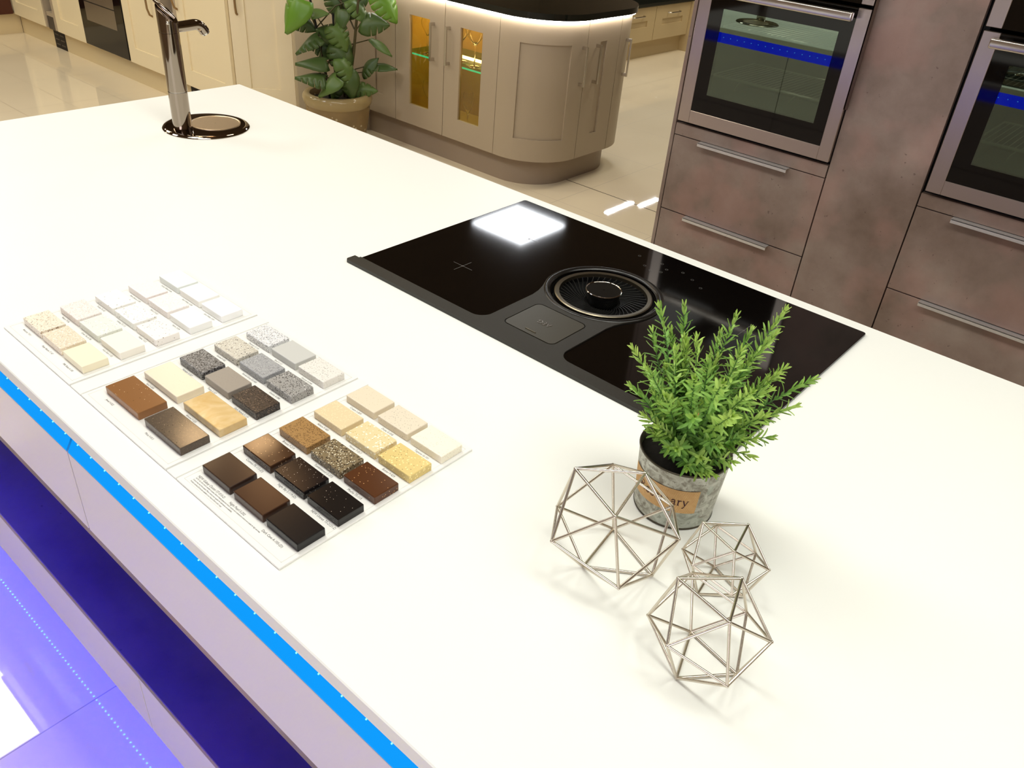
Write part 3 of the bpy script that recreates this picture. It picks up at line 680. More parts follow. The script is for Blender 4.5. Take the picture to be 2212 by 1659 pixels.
def leaf(bm, lay, base, d, up, L, wd, bend, shade):
    side = d.cross(up); side.normalize(); nrm = side.cross(d); rows = []
    prof = ((0, .25), (.22, .8), (.5, 1.0), (.78, .85), (.94, .5), (1.0, .12))
    for (t, ww) in prof:
        c = base + d*(L*t) + nrm*(bend*L*t*t)
        rows.append([bm.verts.new(c - side*wd*ww*.5 + nrm*wd*.10), bm.verts.new(c - nrm*wd*.12), bm.verts.new(c + side*wd*ww*.5 + nrm*wd*.10)])
    for a, b in zip(rows[:-1], rows[1:]):
        for i in range(2):
            f = bm.faces.new((a[i], a[i+1], b[i+1], b[i])); f.smooth = True
    for r_ in rows:
        for v in r_: v[lay] = shade
for si, tp in enumerate(TIPS):
    tip = Vector((tp[0], tp[1], ZT+tp[2]))
    a = math.atan2(tip.y-RY, tip.x-RX); q = min(.028, math.hypot(tip.x-RX, tip.y-RY)*.35)
    root = Vector((RX+q*math.cos(a)*.6+rnd.uniform(-.008, .008), RY+q*math.sin(a)*.6+rnd.uniform(-.008, .008), ZT+PH-.009))
    ln = (tip-root).length
    mid = (root+tip)/2 + Vector((rnd.uniform(-.006, .006)-.06*(tip.x-RX), rnd.uniform(-.006, .006)-.06*(tip.y-RY), .12*ln*min(1, math.hypot(tip.x-RX, tip.y-RY)/.08)))
    P = [root*(1-t)**2 + mid*2*t*(1-t) + tip*t*t for t in [k/14 for k in range(15)]]
    mb = MB(); lay = mb.bm.verts.layers.float.new('shade')
    mb.tube(P, [.0011-.0006*k/14 for k in range(15)], 5)
    for v in mb.bm.verts: v[lay] = .12
    tone = rnd.uniform(-.16, .2)
    ns = int(ln/.0056)
    for k in range(ns):
        t = .16 + .84*k/ns; i = min(int(t*14), 13); p = P[i].lerp(P[i+1], t*14-i); d = (P[i+1]-P[i]).normalized()
        a1 = d.cross(Vector((0, 0, 1))); a1 = a1.normalized() if a1.length > .1 else Vector((1, 0, 0)); a2 = d.cross(a1)
        ang = k*PI/2*1.08 + rnd.uniform(-.35, .35)
        for w_ in (0, PI):
            o = a1*math.cos(ang+w_)+a2*math.sin(ang+w_)
            spread = .95 - .55*max(0, (t-.75)/.25) + rnd.uniform(-.15, .15)
            ld = (d*math.cos(spread)+o*math.sin(spread)).normalized()
            L = rnd.uniform(.0130, .0190)*(1-.30*max(0, (t-.8)/.2))*(.75+.25*min(1, t/.4))
            sh = min(1, max(0, .22 + .52*t + tone + rnd.uniform(-.10, .10)))
            leaf(mb.bm, lay, p, ld, d, L, rnd.uniform(.0030, .0042), rnd.uniform(-.35, .30), sh)
    for k in range(4):                              # tuft at the tip
        an = k*PI/2; o = a1*math.cos(an)+a2*math.sin(an); ld = (d*.88+o*.40).normalized()
        leaf(mb.bm, lay, P[-1], ld, d, .011, .0026, .1, min(1, .85+tone*.5))
    mb.build('sprig', M_rleaf, ros)
st = MB(); 
for (x, y, z, dx, dy) in ((.006, -.010, .17, -.004, -.006), (-.016, -.004, .165, -.012, .002), (.012, .012, .16, .012, .01)):
    st.tube([(RX+x*.4, RY+y*.4, ZT+PH-.009), (RX+x, RY+y, ZT+.13), (RX+x+dx, RY+y+dy, ZT+z)], .0016, 7)
st.build('main_stem', mat('green_stem', (70, 110, 56), .5), ros, smooth=60)
fb = MB(); fb.ball((.858, -.206, ZT+.196), .0022, 8, 6); fb.build('orange_bud', mat('orange_bud', (226, 160, 96), .6), ros, smooth=180)

# ------------------------------------------------------------ tall oven wall
DY = 1.856                                     # door face of the oven wall
def fx(x): return 1.155+(x-1.155)*.9935
def fz(z): return ZT+.7+(z-.7)*.9935
def lip_handle(mb, x0, x1, z, y=DY):           # slim aluminium edge pull
    mb.box(x0, x1, y-.026, y+.001, z-.0015, z+.0015); mb.box(x0, x1, y-.026, y-.0235, z-.012, z+.0015, .0008, 1)
def oven_column(x0, x1, label):
    t = thing('tall_oven_cabinet', label, 'cabinet', ((x0+x1)/2, DY+.3, 0), 'concrete effect oven cabinets')
    g = .0016; b = DY+.020; z_ = lambda z: ZT+z
    c = MB(); c.box(x0+.001, x0+.018, b, DY+.56, .11, 2.26); c.box(x1-.018, x1-.001, b, DY+.56, .11, 2.26); c.box(x0+.018, x1-.018, DY+.54, DY+.56, .11, 2.26)
    c.box(x0+.018, x1-.018, b, DY+.54, .11, z_(-.125)); c.box(x0+.018, x1-.018, b, DY+.54, z_(.945), 2.26); c.box(x0+.018, x1-.018, b+.02, DY+.54, z_(.477), z_(.488))
    c.build('carcass', M_black_gap, t)
    MB().box(x0+g, x1-g, DY, b, z_(-.1695), z_(-.128)).build('filler_strip', M_conc, t)
    for (za, zb) in ((-.4595, -.1730), (-.8030, -.4635)):
        d = MB().box(x0+g, x1-g, DY, b, z_(za), z_(zb), .0006, 1).build('drawer', M_conc, t)
        h = MB(); lip_handle(h, x0+.115, x0+.468, z_(zb)+.0005); h.build('handle', M_alu, d)
    MB().box(x0+g, x1-g, DY, b, z_(.950), 2.255).build('door', M_conc, t)
    MB().box(x0, x1, DY+.055, DY+.07, 0, .11).build('plinth', M_conc, t)
    return t
oven_column(-.3690, .2285, 'tall concrete effect cabinet with two metal handled drawers under the left oven')
oven_column(.5365, 1.1340, 'tall concrete effect cabinet under the right oven, at the frame edge')
MB_ = MB().box(-.3840, -.3705, DY-.001, DY+.58, 0, 2.28); tag(MB_.build('end_panel', M_conc, origin=(-.377, DY+.29, 0)), 'concrete effect end panel closing the left side of the oven wall', 'panel')
tag(MB().box(1.1355, 1.1490, DY-.001, DY+.58, 0, 2.28).build('end_panel', M_conc, origin=(1.142, DY+.29, 0)), 'concrete effect end panel closing the right side of the oven wall, past the right oven', 'panel')
t = thing('larder_cabinet', 'plain concrete effect tall door between the two ovens', 'cabinet', (.3825, DY+.3, 0))
MB().box(.2305, .5345, DY+.020, DY+.56, .11, 2.26).build('carcass', M_black_gap, t)
d = MB().box(.2315, .5335, DY, DY+.020, ZT-.803, 2.255, .0006, 1).build('door', M_conc, t)
h = MB(); h.box(.2312, .2342, DY-.026, DY+.002, ZT+.063, ZT+.50); h.box(.2312, .2432, DY-.026, DY-.0235, ZT+.063, ZT+.50); h.build('handle', mat('shaded_handle', (98, 82, 70), .35, 1.0), d)  # shade on this edge pull is put into its brown colour
MB().box(.2305, .5345, DY+.055, DY+.07, 0, .11).build('plinth', M_conc, t)

M_cavity = mat('oven_enamel', (120, 124, 116), .45); M_rack = mat('rack_wire', (230, 226, 214), .35, .6)
def oven(dx, label):
    t = thing('built_in_oven', label, 'oven', (fx(-.069)+dx, DY+.2, ZT-.115), 'built-in steel ovens')
    X = lambda x: fx(x)+dx-.003
    yf, yb = DY-.018, DY+.004
    x0, x1, z0, z1 = X(-.3635), X(.2255), fz(-.1185), fz(.3535)
    gx0, gx1, gz0 = X(-.3175), X(.1835), fz(-.0735)
    fr = MB(); fr.box(x0, gx0, yf, yb, z0, z1, .0012, 1); fr.box(gx1, x1, yf, yb, z0, z1, .0012, 1); fr.box(gx0, gx1, yf, yb, z0, gz0, .0012, 1)
    door = fr.build('door_frame', M_steel, t)
    wx0, wx1, wz0, wz1 = X(-.2665), X(.1415), fz(-.0085), fz(.2775)
    gl = MB()
    for (a, b_, c, e) in ((gx0, gx1, gz0, wz0), (gx0, gx1, wz1, z1), (gx0, wx0, wz0, wz1), (wx1, gx1, wz0, wz1)): gl.box(a, b_, yf+.001, yb, c, e)
    gl.build('door_glass', M_black_glass, door)
    MB().box(wx0, wx1, yf+.0012, yf+.0016, wz0, wz1).build('window_pane', M_oven_pane, door)
    hb = MB(); hz = fz(.331); hy = DY-.062
    hb.box(X(-.328), X(.188), hy-.010, hy+.010, hz-.0135, hz+.0135, .005, 3)
    hb.box(X(-.31), X(-.285), hy, yf+.001, hz-.008, hz+.008); hb.box(X(.145), X(.17), hy, yf+.001, hz-.008, hz+.008)
    hb.build('handle', M_steel_b, door, smooth=40)
    # cavity
    cv = MB(); cx0, cx1, cz0, cz1, cy1 = X(-.30), X(.17), fz(-.045), fz(.315), DY+.40
    w_ = .004
    cv.box(cx0-w_, cx0, yb, cy1, cz0, cz1); cv.box(cx1, cx1+w_, yb, cy1, cz0, cz1); cv.box(cx0, cx1, yb, cy1, cz0-w_, cz0); cv.box(cx0, cx1, yb, cy1, cz1, cz1+w_); cv.box(cx0, cx1, cy1, cy1+w_, cz0, cz1)
    cv.build('cavity', M_cavity, t)
    for k, rz in enumerate((fz(.052), fz(.215))):
        rk = MB()
        for yy in (DY+.028, DY+.042, DY+.36): rk.tube([(cx0+.012, yy, rz), (cx1-.012, yy, rz)], .0030, 8)
        for k2 in range(24):
            xx = cx0+.03+(cx1-cx0-.06)*k2/23; rk.tube([(xx, DY+.028, rz), (xx, DY+.36, rz)], .0013, 6)
        for xx, sg in ((cx0+.012, -1), (cx1-.012, 1)):
            rk.tube([(xx, DY+.36, rz), (xx, DY+.042, rz), (xx+sg*.004, DY+.028, rz+.012), (xx+sg*.006, DY+.024, rz+.030)], .0028, 8)
        if k == 0:
            for xx in (cx0+.13, cx1-.13): rk.tube([(xx, DY+.028, rz), (xx-.012, DY+.022, rz-.018), (xx-.016, DY+.022, rz-.034)], .0022, 6)
        rk.build('wire_rack', M_rack, t, smooth=60)
    # control panel above the door
    cp = MB(); pz0, pz1 = fz(.3645), fz(.478)
    cp.box(x0, X(-.3205), yf, yb, pz0, pz1, .0012, 1); cp.build('control_panel_trim', M_steel, t)
    MB().box(X(.1865), x1, yf, yb, pz0, pz1, .0012, 1).build('control_panel_trim', M_steel, t)
    MB().box(X(-.3205), X(.1865), yf+.001, yb, pz0, pz1).build('control_panel', M_black_glass, t)
    return t
for ox in (-.069, .8365): area('rack_fill', ox, DY+.20, fz(.30), .05, .05, .5, (1.0, .93, .8))  # small lights added inside the ovens to bring out the racks
oven(0, 'steel framed black glass oven nearest the aisle, reflecting the island')
oven(.9055, 'steel framed black glass oven on the right, cut by the frame edge')
def compact(dx, label):
    t = thing('compact_oven', label, 'oven', (fx(-.069)+dx, DY+.2, fz(.487)), 'upper compact ovens')
    x0, x1 = fx(-.3635)+dx-.003, fx(.2255)+dx-.003; yf, yb = DY-.018, DY+.004; z0, z1 = fz(.490), fz(.945)
    f = MB(); f.box(x0, x0+.044, yf, yb, z0, z1); f.box(x1-.040, x1, yf, yb, z0, z1); f.box(x0+.044, x1-.040, yf, yb, z0, z0+.04); f.build('door_frame', M_steel, t)
    MB().box(x0+.044, x1-.040, yf+.001, yb, z0+.04, z1).build('door_glass', M_black_glass, t)
    h = MB(); h.box(x0+.04, x1-.04, DY-.07, DY-.05, z1-.16, z1-.134, .005, 3); h.box(x0+.06, x0+.08, DY-.06, yf+.002, z1-.154, z1-.140); h.box(x1-.08, x1-.06, DY-.06, yf+.002, z1-.154, z1-.140); h.build('handle', M_steel_b, t, smooth=40)
compact(0, 'compact black glass oven above the oven nearest the aisle')
compact(.9055, 'compact black glass oven above the right oven')

# ------------------------------------------------------------ taupe peninsula with curved corners and lit glass cabinets
TX0, TX1, TY0, TY1, TR = -2.967, -1.500, 2.500, 3.420, .30
DZ0, DZ1 = ZT-.7685, ZT-.0500
TH = .022
def dhandle(mb, p, n, tdir, z0, z1):
    """square D handle: p = plan point on the face, n = outward normal"""
    px, py = p; s_ = .0055
    def blk(o0, o1, z0_, z1_):
        cs = []
        for o in (o0, o1):
            for q in (-s_, s_): cs.append((px+n[0]*o+tdir[0]*q, py+n[1]*o+tdir[1]*q))
        v = [mb.bm.verts.new((c[0], c[1], z)) for z in (z0_, z1_) for c in (cs[0], cs[1], cs[3], cs[2])]
        for f in ((0, 1, 2, 3), (4, 5, 6, 7), (0, 1, 5, 4), (1, 2, 6, 5), (2, 3, 7, 6), (3, 0, 4, 7)): mb.bm.faces.new([v[i] for i in f])
    blk(.026, .034, z0, z1); blk(.0, .026, z1-.016, z1); blk(.0, .026, z0, z0+.016)
FRZ0, FRZ1 = ZT-.650, ZT-.158                  # panel opening heights
def flat_door(parent, name, a, b, n, window=False, sw=.118, m=None, DZ0=DZ0, DZ1=DZ1, FRZ0=FRZ0, FRZ1=FRZ1):
    """shaker door between plan points a and b (outer face), n outward normal"""
    mb = MB(); L = math.hypot(b[0]-a[0], b[1]-a[1]); d = ((b[0]-a[0])/L, (b[1]-a[1])/L); g = .0016
    def at(u, o): return (a[0]+d[0]*u+n[0]*o, a[1]+d[1]*u+n[1]*o)
    def blk(u0, u1, o0, o1, z0, z1):
        v = [mb.bm.verts.new((*at(u, o), z)) for z in (z0, z1) for (u, o) in ((u0, o0), (u1, o0), (u1, o1), (u0, o1))]
        for f in ((0, 1, 2, 3), (4, 5, 6, 7), (0, 1, 5, 4), (1, 2, 6, 5), (2, 3, 7, 6), (3, 0, 4, 7)): mb.bm.faces.new([v[i] for i in f])
    blk(g, sw, -TH, 0, DZ0, DZ1); blk(L-sw, L-g, -TH, 0, DZ0, DZ1); blk(sw, L-sw, -TH, 0, DZ0, FRZ0); blk(sw, L-sw, -TH, 0, FRZ1, DZ1)
    if not window: blk(sw, L-sw, -TH, -.009, FRZ0, FRZ1)
    o = mb.build(name, m or M_taupe, parent)
    if window:
        mb2 = MB(); sv = mb; mb = mb2
        blk(sw-.003, L-sw+.003, -.013, -.010, FRZ0-.003, FRZ1+.003); mb2.build('window_pane', M_door_pane, o)
    return o
def curved_door(parent, path, s0, s1):
    """door along a plan path; s0,s1 = index range of the recessed panel"""
    mb = MB()
    mb.slab(path[:s0+1], 0, -TH, DZ0, DZ1); mb.slab(path[s1:], 0, -TH, DZ0, DZ1)
    mb.slab(path[s0:s1+1], 0, -TH, DZ0, FRZ0); mb.slab(path[s0:s1+1], 0, -TH, FRZ1, DZ1)
    mb.slab(path[s0:s1+1], -.010, -TH, FRZ0, FRZ1)
    return mb.build('door', M_taupe, parent, smooth=35)
def interior(x0, x1, label, side):
    t = thing('glass_cabinet', label, 'cabinet', ((x0+x1)/2, 2.75, 0), 'amber lit glass cabinets')
    yb0, yb1 = 2.524, 2.92; w_ = .018
    xa, xb = (x0+w_, x1) if side < 0 else (x0, x1-w_)      # the two units open into each other
    c = MB(); c.box(*((x0, x0+w_) if side < 0 else (x1-w_, x1)), yb0, yb1, DZ0, DZ1-.004); c.box(xa, xb, yb0, yb1, DZ0, DZ0+w_); c.box(xa, xb, yb0, yb1, DZ1-.022, DZ1-.004); c.box(x0, x1, yb1, 3.39, DZ0, DZ1-.004)
    c.build('carcass', M_amber, t)
    d = flat_door(t, 'door', (x0, TY0), (x1, TY0), (0, -1), True)
    MB().box(xa+.001, xb-.0005, 2.548, 2.90, ZT-.3795, ZT-.3705).build('glass_shelf', M_shelf_glass, t)
    MB().box(xa+.001, xb-.0005, 2.546, 2.5478, ZT-.3795, ZT-.3705).build('lit_shelf_edge', M_shelf, t)  # light caught in the glass edge, put in as emission
    return t, d
gA, dA = interior(-2.6350, -2.2355, 'taupe glass cabinet lit amber, nearer the tall potted plant', -1)
gB, dB = interior(-2.2345, -1.8350, 'taupe glass cabinet lit amber, beside the curved corner door', 1)
for d, hx in ((dA, -2.318), (dB, -2.196)):
    h = MB(); dhandle(h, (hx, TY0), (0, -1), (1, 0), ZT-.366, ZT-.166); h.build('handle', M_steel_b, d)
MB().box(-2.233, -1.87, 2.700, 2.712, ZT-.3703, ZT-.356).build('shelf_light', M_clip, gB)
MB().box(-2.33, -2.237, 2.700, 2.712, ZT-.3703, ZT-.356).build('shelf_light', M_clip, gA)
for cx, pw in ((-2.435, 1.7), (-2.035, 1.7)):
    area('cabinet_downlight', cx, 2.75, DZ1-.026, .035, .035, pw, (1.0, .84, .40))
cR = thing('curved_cabinet', 'taupe curved corner cabinet facing the island, right of the glass doors', 'cabinet', (-1.66, 2.66, 0), 'taupe curved corner cabinets')
pth = [(-1.8335, TY0), (-1.80, TY0)] + arc(-1.80, 2.80, TR, -90, 0, 30)[1:] + [(TX1, 2.8165)]
i0 = min(range(len(pth)), key=lambda i: abs(pth[i][0]+1.708) + (pth[i][1] > 2.6)*9); i1 = min(range(len(pth)), key=lambda i: abs(pth[i][1]-2.705))
dd = curved_door(cR, pth, i0, i1)
h = MB(); dhandle(h, (TX1-.0005, 2.782), (1, 0), (0, 1), ZT-.366, ZT-.166); h.build('handle', M_steel_b, dd)
MB().poly([(-1.8335, 2.5235), (-1.80, 2.5235)] + arc(-1.80, 2.80, TR-.0235, -90, 0, 16)[1:] + [(TX1-.0235, 2.8165), (-1.8335, 2.8165)], DZ0, DZ1-.004).build('carcass', M_taupe, cR)
cS = thing('base_cabinet', 'taupe straight cabinet on the aisle side between the two curved corners', 'cabinet', (-1.66, 2.967, 0))
dd = flat_door(cS, 'door', (TX1, 2.8195), (TX1, 3.1155), (1, 0))
h = MB(); dhandle(h, (TX1, 2.903), (1, 0), (0, 1), ZT-.366, ZT-.166); h.build('handle', M_steel_b, dd)
MB().box(-1.8335, TX1-.0235, 2.8195, 3.1155, DZ0, DZ1-.004).build('carcass', M_taupe, cS)
cB = thing('curved_cabinet', 'taupe curved corner cabinet at the far end of the aisle side', 'cabinet', (-1.66, 3.26, 0), 'taupe curved corner cabinets')
pth = [(TX1, 3.1185)] + arc(-1.80, 3.1205, TR, 0, 90, 30)[0:] + [(-1.8335, 3.4205)]
dd = curved_door(cB, pth, 11, 23)
a_ = math.radians(14); h = MB(); dhandle(h, (-1.80+TR*math.cos(a_), 3.1205+TR*math.sin(a_)), (math.cos(a_), math.sin(a_)), (-math.sin(a_), math.cos(a_)), ZT-.366, ZT-.166); h.build('handle', M_steel_b, dd)
MB().poly([(TX1-.0235, 3.1185)] + arc(-1.80, 3.1205, TR-.0235, 0, 90, 16) + [(-1.8335, 3.397), (-1.8335, 3.1185)], DZ0, DZ1-.004).build('carcass', M_taupe, cB)
cL = thing('base_cabinet', 'narrow taupe cabinet behind the tall potted plant, left of the glass doors', 'cabinet', (-2.787, 2.75, 0))
dd = flat_door(cL, 'door', (-2.9365, TY0), (-2.6365, TY0), (0, -1))
MB().box(-2.9365, -2.6365, TY0+.0235, 3.39, DZ0, DZ1-.004).build('carcass', M_taupe, cL)
# plinth and granite top follow the same rounded outline
def rr_path(x0, x1, y0, y1, r, n=16): return arc(x1-r, y0+r, r, -90, 0, n) + arc(x1-r, y1-r, r, 0, 90, n) + [(x0, y1), (x0, y0)]
tag(MB().poly(rr_path(-2.9375, TX1-.068, TY0+.052, TY1-.05, .26), 0, DZ0-.0005).build('cabinet_plinth', M_taupe_pl, origin=(-2.23, 2.96, 0), smooth=35), 'rounded taupe plinth under the curved cabinets', 'plinth')
gt = thing('granite_worktop', 'polished black granite worktop with white light strip over the taupe cabinets', 'worktop', (-2.23, 2.96, ZT-.038))
MB().poly(rr_path(-2.9375, TX1+.024, TY0-.024, TY1+.024, .32, 24), ZT-.0375, ZT-.006).build('slab', M_granite, gt, smooth=35)
MB().slab(rr_path(-2.930, TX1+.012, TY0-.012, TY1+.012, .31, 24), -.005, .005, ZT-.0445, ZT-.0378, closed=True).build('light_strip', M_ledw, gt)
# wine glasses in the lit cabinets
def wine_glass(x, y, z, hgt, bowl, label):
    pr = [(.030, 0), (.030, .0012), (.006, .004), (.0035, .010), (.0035, .42), (.006, .46)]
    pr = [(r_, zz if zz < .1 else zz*hgt) for (r_, zz) in pr]
    for k in range(1, 9):
        a = k/8; pr.append((bowl*(math.sin(min(1, a*1.25)*PI/2))*(1-.18*max(0, a-.7)/.3), hgt*(.46+.54*a)))
    inner = [(max(r_-.0012, .001), zz) for (r_, zz) in reversed(pr[6:])] + [(.001, hgt*.475)]
    o = MB().lathe([(r_, z+zz) for (r_, zz) in pr+inner], (x, y), 28, cap0=True).build('wine_glass', M_glass, origin=(x, y, z), smooth=60)
    return tag(o, label, 'glass', 'wine glasses in the lit cabinets')
zs = ZT-.3704; zb = DZ0+.0182
wine_glass(-2.482, 2.61, zs, .20, .040, 'wine glass on the glass shelf of the cabinet nearer the plant')
wine_glass(-2.106, 2.61, zs, .235, .062, 'wine glass on the glass shelf of the cabinet beside the curved door')
wine_glass(-2.235, 2.64, zs, .235, .060, 'wine glass on the shelf between the two lit glass doors')
wine_glass(-2.13, 2.60, zb, .235, .034, 'tall flute glass at the bottom of the cabinet beside the curved door')
wine_glass(-2.52, 2.66, zb, .21, .036, 'wine glass at the bottom of the cabinet nearer the plant')

# ------------------------------------------------------------ cream kitchen run in the background
CY = 1.886; CZ0, CZ1 = .152, .868
def cream_unit(x0, x1, label, handle=None, name='cream_cabinet', sw=.088):
    t = thing(name, label, 'cabinet', ((x0+x1)/2, CY+.3, 0), 'cream base cabinets along the far wall')
    MB().box(x0, x1, CY+.024, CY+.58, CZ0, CZ1+.002).build('carcass', M_cream_dark, t)
    g = .002; d = MB()
    d.box(x0+g, x0+sw, CY, CY+.022, CZ0, CZ1, .001, 1); d.box(x1-sw, x1-g, CY, CY+.022, CZ0, CZ1, .001, 1); d.box(x0+sw, x1-sw, CY, CY+.022, CZ0, CZ0+.102); d.box(x0+sw, x1-sw, CY, CY+.022, CZ1-.09, CZ1)
    d.box(x0+sw, x1-sw, CY+.010, CY+.022, CZ0+.102, CZ1-.09)
    dr = d.build('door', M_cream, t)
    if handle:
        hx, z0, z1 = handle; h = MB()
        h.tube([(hx, CY+.001, z0), (hx, CY-.018, z0+.012), (hx, CY-.030, z0+.05), (hx, CY-.033, (z0+z1)/2), (hx, CY-.030, z1-.05), (hx, CY-.018, z1-.012), (hx, CY+.001, z1)], .0065, 10); h.build('handle', mat('pewter_handle', (150, 124, 88), .4, .8), dr, smooth=60)
    return t
cream_unit(-6.505, -5.942, 'cream shaker cabinet in the far corner by the dark wood front')
cream_unit(-5.738, -5.284, 'cream shaker cabinet left of the black oven')
cream_unit(-4.652, -4.165, 'cream shaker cabinet between the black oven and the tap', (-4.255, .505, .80))
cream_unit(-3.955, -3.401, 'cream shaker cabinet right of the tap', (-3.995+.06, .60, .82))
def slot(x0, x1, label):
    t = thing('pull_out_unit', label, 'cabinet', ((x0+x1)/2, CY+.3, 0), 'narrow dark pull-out units')
    MB().box(x0, x1, CY+.10, CY+.58, CZ0, CZ1).build('carcass', M_darkslot, t)
    p = MB(); p.box(x0, x0+.022, CY+.004, CY+.10, CZ0, CZ1); p.box(x1-.045, x1, CY+.004, CY+.10, CZ0, CZ1); p.build('side_post', M_taupe, t)
    f = MB(); f.box(x0+.024, x1-.047, CY+.012, CY+.09, CZ0-.010, CZ0+.085, .004, 2); f.build('basket', M_grey, t)
    MB().box(x0+.030, x1-.050, CY+.014, CY+.06, CZ0+.086, CZ0+.115).build('folded_cloth', M_taupe, t)
    return t
slot(-5.940, -5.740, 'narrow dark pull-out unit in the far cream run')
slot(-4.162, -3.957, 'narrow dark pull-out unit behind the tap')
ov = thing('integrated_oven', 'black glass oven built into the far cream run', 'oven', (-4.968, CY+.3, .15))
MB().box(-5.281, -4.655, CY+.02, CY+.56, .152, .868).build('chassis', M_black, ov)
dr = MB().box(-5.279, -4.657, CY-.004, CY+.019, .156, .745, .002, 1).build('door', M_black_glass, ov)
MB().box(-5.19, -4.76, CY-.0055, CY-.0041, .33, .64).build('window_pane', mat('far_oven_window', (104, 92, 76), .2, spec=.8), dr)
MB().box(-5.19, -4.76, CY-.0062, CY-.0054, .455, .461).build('rack_line', M_black, dr)
h = MB(); h.tube([(-5.2, CY-.04, .70), (-4.73, CY-.04, .70)], .009, 10); h.box(-5.17, -5.155, CY-.04, CY-.003, .694, .706); h.box(-4.775, -4.76, CY-.04, CY-.003, .694, .706); h.build('handle', M_steel_b, dr, smooth=60)
MB().box(-5.279, -4.657, CY-.004, CY+.019, .75, .866).build('control_panel', M_black_glass, ov)
pl = thing('kitchen_plinth', 'long cream plinth under the far cabinets', 'plinth', (-4.9, CY+.06, 0))
MB().box(-6.53, -3.402, CY+.05, CY+.066, 0, CZ0-.0005).build('board', M_cream_dark, pl)
for vx in (-5.942, -3.985):
    v = MB(); v.box(vx, vx+.187, CY+.0475, CY+.0505, .002, .128)
    vo = v.build('vent_grille', M_darkslot, pl)
    s_ = MB()
    for r_ in range(3):
        for c_ in range(2): s_.box(vx+.02+c_*.085, vx+.085+c_*.085, CY+.0462, CY+.0474, .026+r_*.036, .036+r_*.036)
    s_.build('slats', M_grey, vo)
tag(MB().box(-6.53, -3.405, CY-.02, CY+.60, CZ1+.0025, CZ1+.035, .004, 2).build('dark_worktop', M_granite, origin=(-4.9, CY+.3, CZ1+.0025)), 'dark worktop on the far cream cabinets', 'worktop')
# dark wood run on the end wall
t = thing('dark_cabinet', 'dark reddish wood cabinet on cream plinth in the far corner', 'cabinet', (-6.78, 1.3, 0))
MB().box(-7.1, -6.49, -.2, CY-.010, .155, .90).build('body', M_wood_dk, t)
MB().box(-7.1, -6.535, -.2, CY+.048, 0, .1545).build('plinth', M_cream_dark, t)
# angled corner unit
A0, A1 = (-3.3855, CY+.0125), (-3.1405, 2.1455)
ag = thing('corner_cabinet', 'angled cream corner cabinet with curved handle, left of the tall plant', 'cabinet', (-3.30, 2.05, 0))
al = math.hypot(A1[0]-A0[0], A1[1]-A0[1]); ad = ((A1[0]-A0[0])/al, (A1[1]-A0[1])/al); an = (ad[1], -ad[0])
MB().poly([(A0[0]+.004, A0[1]+.040), (A1[0]-.040, A1[1]-.004), (A0[0]+.004, A1[1]-.004)], CZ0, CZ1).build('carcass', M_cream_dark, ag)
dr = flat_door(ag, 'door', A0, A1, an, sw=.088, m=M_cream, DZ0=CZ0, DZ1=CZ1, FRZ0=CZ0+.102, FRZ1=CZ1-.09)
h = MB(); h.tube([(A0[0]+ad[0]*.045+an[0]*o, A0[1]+ad[1]*.045+an[1]*o, z) for o, z in ((-.002, .665), (.020, .675), (.030, .71), (.030, .80), (.02, .835), (-.002, .845))], .0065, 10); h.build('handle', MATS['pewter_handle'], dr, smooth=60)
MB().box(-3.1515, -3.1392, 2.1485, 2.1652, CZ0, CZ1).build('end_stile', M_cream, ag)
MB().poly([(A0[0]+.001, A0[1]+.085), (A1[0]-.085, A1[1]-.001), (A0[0]+.001, A1[1]-.001)], 0, CZ0-.0005).build('plinth', M_cream_dark, ag)
t = tag(MB().box(-3.395, -3.139, 2.166, 2.574, 0, 2.2).build('side_panel', mat('beige_panel', (218, 206, 176), .45), origin=(-3.28, 2.36, 0)), 'tall beige side panel behind the potted plant', 'panel')
tag(MB().box(-3.30, -3.128, 2.576, 2.614, 0, 2.2).build('filler_post', M_cream, origin=(-3.2, 2.595, 0)), 'slim cream filler post behind the potted plant leaves', 'post')
tag(MB().box(-3.127, -2.939, 2.503, 3.0, 0, 2.2).build('partition', M_taupe, origin=(-3.03, 2.75, 0)), 'taupe tall panel between the filler post and the curved cabinets', 'panel')

# ------------------------------------------------------------ low cream drawers beyond the aisle
def drawer_unit(y0, y1, label):
    t = thing('drawer_unit', label, 'cabinet', (-3.45, (y0+y1)/2, 0), 'low cream drawers beyond the aisle')
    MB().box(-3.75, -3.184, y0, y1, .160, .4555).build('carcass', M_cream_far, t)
    f = MB(); g = .002; a, b = y0+.125, y1-.125
    z0, z1, p0, p1 = .160, .453, .286, .337
    f.box(-3.182, -3.16, y0+g, y1-g, z0, p0); f.box(-3.182, -3.16, y0+g, y1-g, p1, z1); f.box(-3.182, -3.16, y0+g, a, p0, p1); f.box(-3.182, -3.16, b, y1-g, p0, p1); f.box(-3.182, -3.170, a, b, p0, p1)
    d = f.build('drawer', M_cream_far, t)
    ym = (y0+y1)/2; h = MB(); h.tube([(-3.16, ym-.10, .385), (-3.135, ym-.095, .385), (-3.128, ym-.07, .385), (-3.128, ym+.07, .385), (-3.135, ym+.095, .385), (-3.16, ym+.10, .385)], .006, 8); h.build('handle', M_steel_b, d, smooth=60)
drawer_unit(6.172, 6.785, 'low cream drawer unit nearest the end panel beyond the aisle')
drawer_unit(5.555, 6.168, 'low cream drawer unit partly hidden by the taupe cabinets')
tag(MB().box(-3.24, -3.222, 5.5, 6.80, 0, .1595).build('drawer_plinth', M_cream_far, origin=(-3.23, 6.15, 0)), 'cream plinth under the low drawers beyond the aisle', 'plinth')
